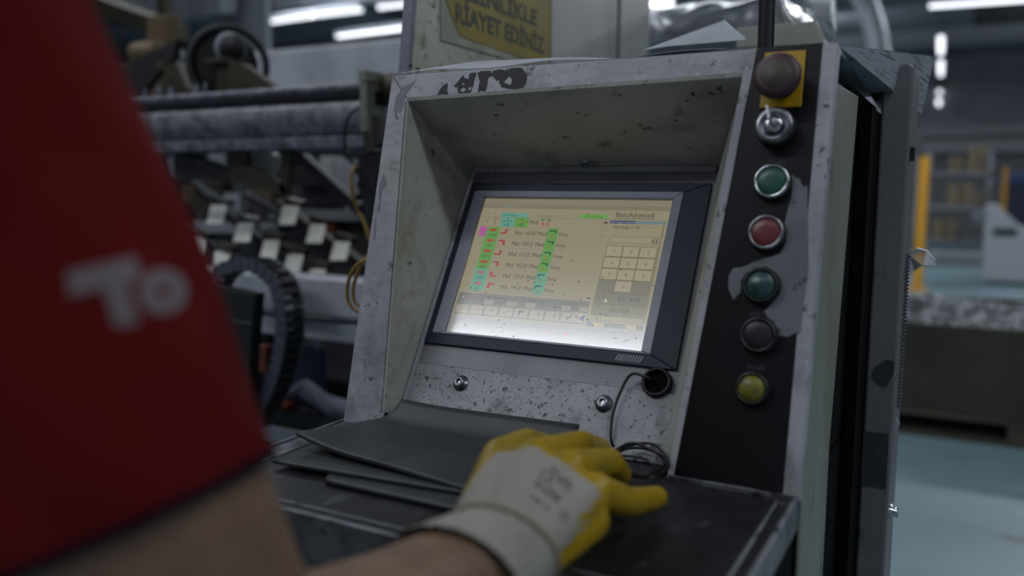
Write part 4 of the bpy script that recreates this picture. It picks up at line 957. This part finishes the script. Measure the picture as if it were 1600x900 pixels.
# white table beam
tb = thing('machine_table', 'long white steel beam across the machine front with a second one below', 'machine table', (-.95, .85, 0))
zt1, zt0 = mY(430, 430, YM)[2], mY(430, 487, YM)[2]
MB().box((-1.9, YM, zt0), (-.5, YM + .09, zt1)).build('upper_beam', M['white_beam'], tb, bevel=.006)
zt1, zt0 = mY(470, 502, YM)[2], mY(470, 530, YM)[2]
MB().box((-1.9, YM + .01, zt0), (-.5, YM + .09, zt1)).build('lower_beam', M['white_beam'], tb, bevel=.006)
for x in (-1.7, -.56): MB().box((x, YM + .092, 0), (x + .05, YM + .13, zt1 + .1)).build('leg', M['dark_steel'], tb)
q = mY(488, 560, YM + .05); MB().box((q[0] - .006, YM + .05, 0), (q[0] + .006, YM + .07, zt0)).build('thin_upright', M['steel'], tb)
# lower clutter
p, q = mY(492, 610, .95), mY(575, 530, .95); tag(MB().box((p[0], .77, p[2]), (q[0], .79, q[2])).build('blue_board', M['navy_sheet']), 'dark blue sheet panel behind the console left edge', 'panel')
YB_ = .70
zs = mY(470, 648, YB_)[2]
sb = thing('low_shelf', 'low grey shelf below the machine holding a rag', 'shelf', (-.7, YB_ + .05, 0))
MB().box((-1.3, YB_, zs - .03), (-.35, YB_ + .09, zs)).build('shelf_board', M['dark_steel'], sb, bevel=.002)
zq = mY(470, 672, YB_)[2]; MB().box((-1.3, YB_ - .012, zq - .045), (-.35, YB_ - .002, zq)).build('front_rail', M['white_beam'], sb, bevel=.003)
for x in (-1.25, -.41): MB().box((x, YB_ + .02, 0), (x + .04, YB_ + .06, zs - .03)).build('leg', M['dark_steel'], sb)
def lump(name, segs, vox, m, smooth=4):
    return blob(name, segs, vox, m, smooth)

# ------------------------------------------------------------------ smooth one-piece bodies
def capsule(mb, p0, r0, p1, r1, flat=None, n=14):
    """rounded cone; flat=(axis, factor) squashes it along an axis"""
    p0 = np.array(p0, float); p1 = np.array(p1, float); d = p1 - p0; L = np.linalg.norm(d)
    ax = d / L if L > 1e-9 else EZ
    prof = []
    for k in range(5): a = -math.pi / 2 + math.pi / 2 * k / 4; prof.append((max(r0 * math.cos(a), 1e-5), r0 * math.sin(a)))
    for k in range(1, 4): t = k / 4; prof.append((r0 + (r1 - r0) * t, L * t))
    for k in range(5): a = math.pi / 2 * k / 4; prof.append((max(r1 * math.cos(a), 1e-5), L + r1 * math.sin(a)))
    tmp = MB(); tmp.lathe(p0, ax, prof, n)
    V = np.array(tmp.v)
    if flat is not None:
        fa = np.array(flat[0], float); fa /= np.linalg.norm(fa); c = (p0 + p1) / 2
        # squash relative to the segment line
        t = np.clip(((V - p0) @ ax), 0, L)[:, None]; base = p0 + ax * t; off = V - base
        V = base + off - np.outer(off @ fa, fa) * (1 - flat[1])
    mb.add(V, tmp.f, 0, True)
def blob(name, segs, vox, m, smooth=6, parent=None, **kw):
    mb = MB()
    for s in segs: capsule(mb, *s)
    o = mb.build('tmp', [], parent=None, loc=(0, 0, 0))
    r = o.modifiers.new('r', 'REMESH'); r.mode = 'VOXEL'; r.voxel_size = vox; r.use_smooth_shade = True
    s_ = o.modifiers.new('s', 'SMOOTH'); s_.iterations = smooth; s_.factor = .5
    dg = bpy.context.evaluated_depsgraph_get(); dg.update()
    me = bpy.data.meshes.new_from_object(o.evaluated_get(dg))
    old = o.data; bpy.data.objects.remove(o); bpy.data.meshes.remove(old)
    V = np.array([tuple(v.co) for v in me.vertices]); Fs = [tuple(p.vertices) for p in me.polygons]
    bpy.data.meshes.remove(me)
    out = MB(); out.add(V, Fs, 0, True)
    return out if m is None else out.build(name, m, parent, **kw)

zsR = zs + .002
def rp(x, y, z): q = mY(x, y, YB_ + .04); q[2] = max(q[2], z); return q
o = blob('rag', [(rp(440, 625, 0), .014, rp(478, 602, 0), .016), (rp(478, 602, 0), .016, rp(520, 640, 0), .022), (rp(480, 615, 0), .018, rp(530, 645, 0), .016), (rp(500, 625, 0), .018, rp(545, 640, 0), .02), (rp(515, 648, 0), .012, rp(550, 652, 0), .012), (rp(470, 640, 0), .008, rp(500, 648, 0), .008)], .004, M['cloth'], 5)
tag(o, 'crumpled grey rag lying on the low shelf', 'rag')
q = mY(450, 642, YB_ + .03); tag(MB().box((q[0] - .02, YB_ + .01, zs + .001), (q[0] + .018, YB_ + .035, zs + .016)).build('red_case', M['red_plastic'], bevel=.003), 'small dull red case under the grey rag', 'case')

# drag chain loop and black box
Yc = .60
dc = thing('cable_chain', 'grey plastic cable drag chain looping over the white beam', 'cable chain', (mY(380, 640, Yc)[0], Yc + .03, mY(380, 640, Yc)[2]))
path = spline([mY(x, y, Yc) for x, y in ((326, 446), (338, 428), (360, 416), (388, 414), (412, 426), (430, 448), (438, 480), (440, 520), (434, 560), (424, 596), (408, 632), (388, 668))], 12)
ds = [0]
for a, b_ in zip(path, path[1:]): ds.append(ds[-1] + np.linalg.norm(b_ - a))
nl = 25; path = np.array(path)
for k in range(nl):
    t = (k + .5) / nl * ds[-1]; i = min(np.searchsorted(ds, t), len(path) - 1)
    p = path[i]; d = path[min(i + 1, len(path) - 1)] - path[i - 1]; d /= np.linalg.norm(d); nr = np.cross(d, EY)
    R3 = np.array([d, EY, nr]).T; ln = ds[-1] / nl
    b = MB(); b.obox(p, (ln * .98, .006, .026), R3); b.obox(p + d * ln * .3 - EY * .003, (ln * .55, .004, .030), R3); b.obox(p + EY * .055, (ln * .98, .006, .026), R3); b.obox(p + EY * .028 + nr * .010, (ln * .6, .05, .004), R3, 1); b.obox(p + EY * .028 - nr * .010, (ln * .6, .05, .004), R3, 1)
    b.build('link', [M['chain_grey'], M['chain_in']], dc)
b = MB(); poly_px(b, [(322, 444), (398, 460), (390, 560), (384, 660), (300, 660)], Yc - .04, .03)
bb = tag(b.build('black_cover_plate', M['black'], bevel=.002), 'flat black cover plate in front of the drag chain', 'cover plate')
b = MB(); poly_px(b, [(360, 499), (392, 504), (392, 507), (360, 502)], Yc - .042, .0015); b.build('edge_line', M['chain_grey'], bb)
q = mY(410, 560, .72); tag(MB().box((q[0] - .02, .72, q[2] - .035), (q[0] + .012, .745, q[2] + .03)).build('orange_fitting', M['orange_dull'], bevel=.003), 'dull orange fitting glimpsed through the chain loop', 'fitting')

# cables at the console's left edge
def cable(name, px, Y, r, m, label): return tag(MB().tube([mY(x, y, Y + dy) for x, y, dy in px], r, 8).build(name, M[m]), label, 'cable')
cable('black_hose', [(560, 168, 0), (546, 180, -.01), (539, 205, -.015), (540, 235, -.01), (549, 252, 0), (556, 258, 0)], .64, .0035, 'cable_k', 'black hose arching beside the end clamp')
cable('ochre_cable', [(556, 258, 0), (549, 275, -.01), (551, 300, -.01), (558, 325, 0), (570, 350, .0), (580, 380, 0)], .62, .004, 'cable_y', 'ochre cable dropping from the sensor housing')
cable('ochre_cable', [(715, 402, 0), (640, 402, 0), (600, 402, 0), (568, 408, 0), (553, 420, 0), (544, 441, 0), (543, 465, 0), (552, 482, 0), (566, 488, 0), (600, 487, 0), (640, 487, 0), (715, 487, 0)], .22, .0027, 'cable_y', 'outer ochre cable loop beside the console edge')
cable('ochre_cable', [(725, 398, 0), (640, 398, 0), (600, 398, 0), (572, 402, 0), (559, 426, 0), (552, 450, 0), (554, 470, 0), (564, 478, 0), (600, 478, 0), (640, 478, 0), (725, 478, 0)], .25, .0027, 'cable_y', 'inner ochre cable loop beside the console edge')
b = MB(); 
for k in range(4): q = mY(560 + k % 2 * 3, 268 + 20 * k, .63); b.lathe(q, EX - EY, [(.008, 0), (.008, .012)], 8)
tag(b.build('hose_clip_strip', M['black']), 'strip of small black hose clips behind the ochre cable', 'clip strip')

# long white beam beyond the machine
Y = 2.0
zA, zB = mY(500, 70, Y)[2], mY(500, 145, Y)[2]
wb = thing('overhead_white_beam', 'long smooth white beam running behind the pulley', 'beam', (-1.0, Y + .1, 0))
MB().box((-2.6, Y, zB), (-.2, Y + .2, zA)).build('beam_body', M['white_beam'], wb, bevel=.02)
for x in (-2.5, -.4): MB().box((x, Y + .05, 0), (x + .1, Y + .15, zB)).build('leg', M['shelf_grey'], wb)

# ------------------------------------------------------------------ person
per = thing('person', 'person in red t-shirt reaching over the desk in a yellow and white glove', 'person', (.03, -.52, 0))
Sh = mD(-150, -50, .36); He = mD(205, 805, .36); El = mD(345, 1110, .42)
Wr = mZ(765, 868, Z0 + .036)
fwd = np.array([-.35, .937, 0]); rgt = np.array([.937, .35, 0])
Tc = Sh - rgt * .17; Tc = np.array([Tc[0], Tc[1], 0])
def bp(r, f, z): return Tc + rgt * r + fwd * f + EZ * z
shz = Sh[2]
mid = (El + Wr) / 2
Cu = Wr + (El - Wr) * .05
body = [(Sh, .048, He, .058), (He, .060, El, .062), (El, .060, El + (Wr - El) * .25, .048), (El + (Wr - El) * .25, .048, El + (Wr - El) * .6, .036), (El + (Wr - El) * .6, .036, Wr, .029),
        (bp(0, 0, shz + .0), .055, bp(0, .02, shz + .12), .05),
        (bp(0, .03, shz + .21), .078, bp(0, .05, shz + .17), .066), (bp(0, .10, shz + .12), .035, bp(0, .06, shz + .13), .05),
        (bp(0, .115, shz + .175), .012, bp(0, .125, shz + .155), .014),
        (bp(-.075, .02, shz + .17), .016, bp(-.075, .025, shz + .15), .012), (bp(.075, .02, shz + .17), .016, bp(.075, .025, shz + .15), .012),
        (bp(-.17, 0, shz - .03), .05, bp(-.2, -.03, shz - .3), .043), (bp(-.2, -.03, shz - .3), .042, bp(-.16, .10, shz - .50), .03), (bp(-.16, .10, shz - .50), .03, bp(-.15, .15, shz - .57), .026),
        (bp(-.17, 0, shz - .03), .06, bp(.17, 0, shz - .03), .06)]
bo = blob('body', body, .006, M['skin'], 8, per)
for k in range(4):
    a = bp(-.165 + .011 * k, .155 + .004 * k, shz - .585); blob('finger', [(a, .0085, a + fwd * .02 - EZ * .04, .008), (a + fwd * .02 - EZ * .04, .008, a + fwd * .005 - EZ * .07, .007)], .003, M['skin'], 3, per)
tors = [(bp(-.1, 0, shz - .04), .09, bp(.1, 0, shz - .04), .09, (fwd, .95)), (bp(-.07, .005, shz - .08), .115, bp(-.06, .01, .86), .10), (bp(.07, .005, shz - .08), .115, bp(.06, .01, .86), .10), (bp(0, .02, shz - .2), .12, bp(0, .02, .86), .11),
        (bp(-.17, 0, shz - .02), .068, bp(-.195, -.02, shz - .22), .066), (bp(.12, 0, shz - .01), .075, Sh, .066)]
shirt = blob('t_shirt', tors, .009, M['shirt'], 8, per)
leg = []
for sgn in (-1, 1): leg += [(bp(sgn * .085, 0, .86), .095, bp(sgn * .09, .01, .48), .07), (bp(sgn * .09, .01, .48), .066, bp(sgn * .1, -.02, .09), .052)]
blob('trousers', leg + [(bp(-.08, 0, .86), .10, bp(.08, 0, .86), .10)], .01, M['trousers'], 6, per)
for sgn in (-1, 1): blob('shoe', [(bp(sgn * .1, -.04, .045), .045, bp(sgn * .12, .15, .035), .035)], .008, M['shoe'], 3, per)
blob('hair', [(bp(0, .0, shz + .235), .082, bp(0, .02, shz + .22), .08), (bp(0, -.03, shz + .2), .07, bp(0, -.03, shz + .16), .05)], .007, M['hair'], 4, per)
# right sleeve: a loose tube with folds, open at the hem
ax = He - Sh; L = np.linalg.norm(ax); ax /= L
e1 = np.cross(ax, _f); e1 /= np.linalg.norm(e1); e2 = np.cross(ax, e1)
def sleeve(a, t, rad=0.0):
    q = 2 * math.pi * a
    r = .0655 + rad + .0018 * math.sin(3 * q + 5 * t) + .0016 * math.sin(2 * q - 9 * t + 1) + .0012 * math.sin(7 * q + 14 * t) + .002 * t
    return Sh + ax * (L * (t * 1.06 - .06)) + r * (e1 * math.cos(q) + e2 * math.sin(q) * .95)
b = MB(); b.grid(sleeve, 64, 40); b.grid(lambda a, t: sleeve(a, .8 + .2 * t, -.003), 64, 6)
slv = b.build('sleeve', M['shirt'], per, recalc=False)
b = MB(); b.grid(lambda a, t: sleeve(a, .988 + .016 * t, .0012), 64, 3); b.grid(lambda a, t: sleeve(a, .988 + .016 * t, -.003), 64, 3); b.build('sleeve_hem', M['shirt_trim'], per, recalc=False, label='navy sleeve hem')
# lettering on the sleeve, wrapped to the cloth
vS = [Vector(sleeve(i / 64, j / 40)) for j in range(41) for i in range(65)]
bv = BVHTree.FromPolygons(vS, [(j * 65 + i, j * 65 + i + 1, (j + 1) * 65 + i + 1, (j + 1) * 65 + i) for j in range(40) for i in range(64)])
def drape(bvh, px, py, off):
    d = Vector(ray(px, py)).normalized(); h = bvh.ray_cast(Vector(CAM), d)
    return None if h[0] is None else np.array(h[0]) - np.array(d) * off
b = MB()
def px_text(mb, bvh, body, x0, y0, x1, y1, hx, hy, off, grid=0):
    v, f, _ = text_fit(body); P = []
    for a, c, _ in v:
        q = drape(bvh, x0 + (x1 - x0) * a + hx * c, y0 + (y1 - y0) * a + hy * c, off)
        if q is None: return
        P.append(q)
    mb.add(P, f)
def px_poly(mb, bvh, pts, off):
    P = [drape(bvh, x, y, off) for x, y in pts]
    if all(p is not None for p in P): mb.add(P, [tuple(range(len(P)))])
# T
for k in range(6):
    x0 = 104 + k * 18.3; y0 = 425 - k * 4.2; px_poly(b, bv, [(x0, y0), (x0 + 18.4, y0 - 4.2), (x0 + 23.4, y0 + 33), (x0 + 5, y0 + 38)], .0012)
for k in range(4):
    y0 = 438 + k * 18; x0 = 158 + k * 5.5; px_poly(b, bv, [(x0, y0), (x0 + 38, y0 - 4), (x0 + 43.5, y0 + 14), (x0 + 5.5, y0 + 18.2)], .0012)
for k in range(16):
    a0, a1 = 2 * math.pi * k / 16, 2 * math.pi * (k + 1) / 16; cx, cy = 254, 455
    px_poly(b, bv, [(cx + 39 * math.cos(a0), cy + 36 * math.sin(a0)), (cx + 39 * math.cos(a1), cy + 36 * math.sin(a1)), (cx + 11 * math.cos(a1), cy + 9 * math.sin(a1)), (cx + 11 * math.cos(a0), cy + 9 * math.sin(a0))], .0012)
b.build('sleeve_lettering', M['shirt_print'], per, recalc=False, label='pale printed letters To')

# glove: palm, four fingers, thumb
z = lambda h: Z0 + h
mcp = [mZ(782, 712, z(.060)), mZ(838, 712, z(.064)), mZ(890, 730, z(.060)), mZ(930, 768, z(.050))]
pip = [mZ(822, 690, z(.052)), mZ(908, 694, z(.056)), mZ(952, 722, z(.050)), mZ(982, 785, z(.030))]
dip = [mZ(868, 700, z(.026)), mZ(938, 702, z(.030)), mZ(968, 742, z(.026)), mZ(1008, 781, z(.020))]
tip = [mZ(872, 718, z(.018)), mZ(944, 716, z(.020)), mZ(962, 756, z(.016)), mZ(1026, 777, z(.017))]
Wg = Wr
hax = (mcp[1] + mcp[2]) / 2 - Wg; hax /= np.linalg.norm(hax)
lat = mcp[3] - mcp[0]; lat -= hax * (lat @ hax); lat /= np.linalg.norm(lat); dor = np.cross(lat, hax); dor = dor if dor[2] > 0 else -dor
seg = []
for k in range(4):
    wk = Wg + lat * (-.016 + .0105 * k)
    seg.append((wk, .018, mcp[k], .0145)); seg.append((mcp[k], .0135, pip[k], .0115)); seg.append((pip[k], .0115, dip[k], .0105)); seg.append((dip[k], .0105, tip[k], .0095))
for k in range(3): seg.append(((mcp[k] + mcp[k + 1]) / 2 - hax * .01, .0135, Wg + hax * .02, .02))
th0 = Wg - lat * .012 + hax * .025 - dor * .012; th1 = mcp[0] - hax * .02 - dor * .026 - lat * .006; th2 = mcp[0] + hax * .012 - dor * .038; th3 = th2 + hax * .02 - dor * .002 + lat * .006
seg += [(th0, .018, th1, .014), (th1, .0135, th2, .0115), (th2, .0115, th3, .0095)]
hy0 = Wg + lat * .016 + hax * .015 - dor * .012; seg += [(hy0, .018, mcp[3] - hax * .018 - dor * .012, .016)]
gl = blob('glove', seg, .0022, None, 5)
V = np.array(gl.v)
glo = gl.build('glove', M['glove'], per, label='yellow dipped work glove with a white knitted back')
dipv = []
for p in V:
    d_ = p - Wg; a = d_ @ hax; l = d_ @ lat; h = d_ @ dor
    span = np.linalg.norm((mcp[1] + mcp[2]) / 2 - Wg)
    edge = span * .93 - .42 * abs(l + .008) - .05 * l
    back = a - edge                       # beyond the dip line on the back
    side = -(h + .004)                    # palm side
    lw = max(l - .043 - .1 * (a - .05), -l - .038)
    dipv.append(max(back, side, lw))
at = glo.data.attributes.new('dip', 'FLOAT', 'POINT'); at.data.foreach_set('value', dipv)
# cuff
cd = (El - Wg); cd /= np.linalg.norm(cd)
def cuff(a, t):
    q = 2 * math.pi * a; r = .0365 + .006 * t + .0006 * math.sin(40 * q) + (.0015 if .02 < t < .12 else 0)
    rad = lat * math.cos(q) * r * 1.03 + np.cross(cd, lat) * math.sin(q) * r * .95
    return Wg - cd * .012 + cd * .040 * t + rad
b = MB(); b.grid(cuff, 64, 14); b.grid(lambda a, t: cuff(a, .9 + .1 * t) * .97 + (Wg + cd * .03) * .03, 64, 2); b.build('glove_cuff', M['glove_cuff'], per, recalc=False, label='white ribbed glove cuff')
b = MB(); b.tube([cuff(k / 40, .10) * 1.0 for k in range(41)], .0013, 6, 0, 1); b.build('cuff_seam', mat('tan_seam', '8a7a60', .8), per)
# printing on the glove back
bg = BVHTree.FromPolygons([Vector(p) for p in gl.v], gl.f)
b = MB()
def gtext(t, x, y, w, h): px_text(b, bg, t, x, y, x + w * .75, y + w * .66, h * .55, -h * .83, .0006)
gtext('CE', 842, 742, 24, 15); gtext('EN', 834, 758, 20, 14); gtext('388', 852, 770, 26, 14); gtext('4121', 868, 752, 30, 12); gtext('cat II', 826, 774, 38, 9); gtext('10', 872, 806, 14, 15); gtext('EN 420', 860, 735, 40, 9)
b.build('glove_print', M['glove_print'], per, recalc=False, label='small dark printed marks on the glove back')
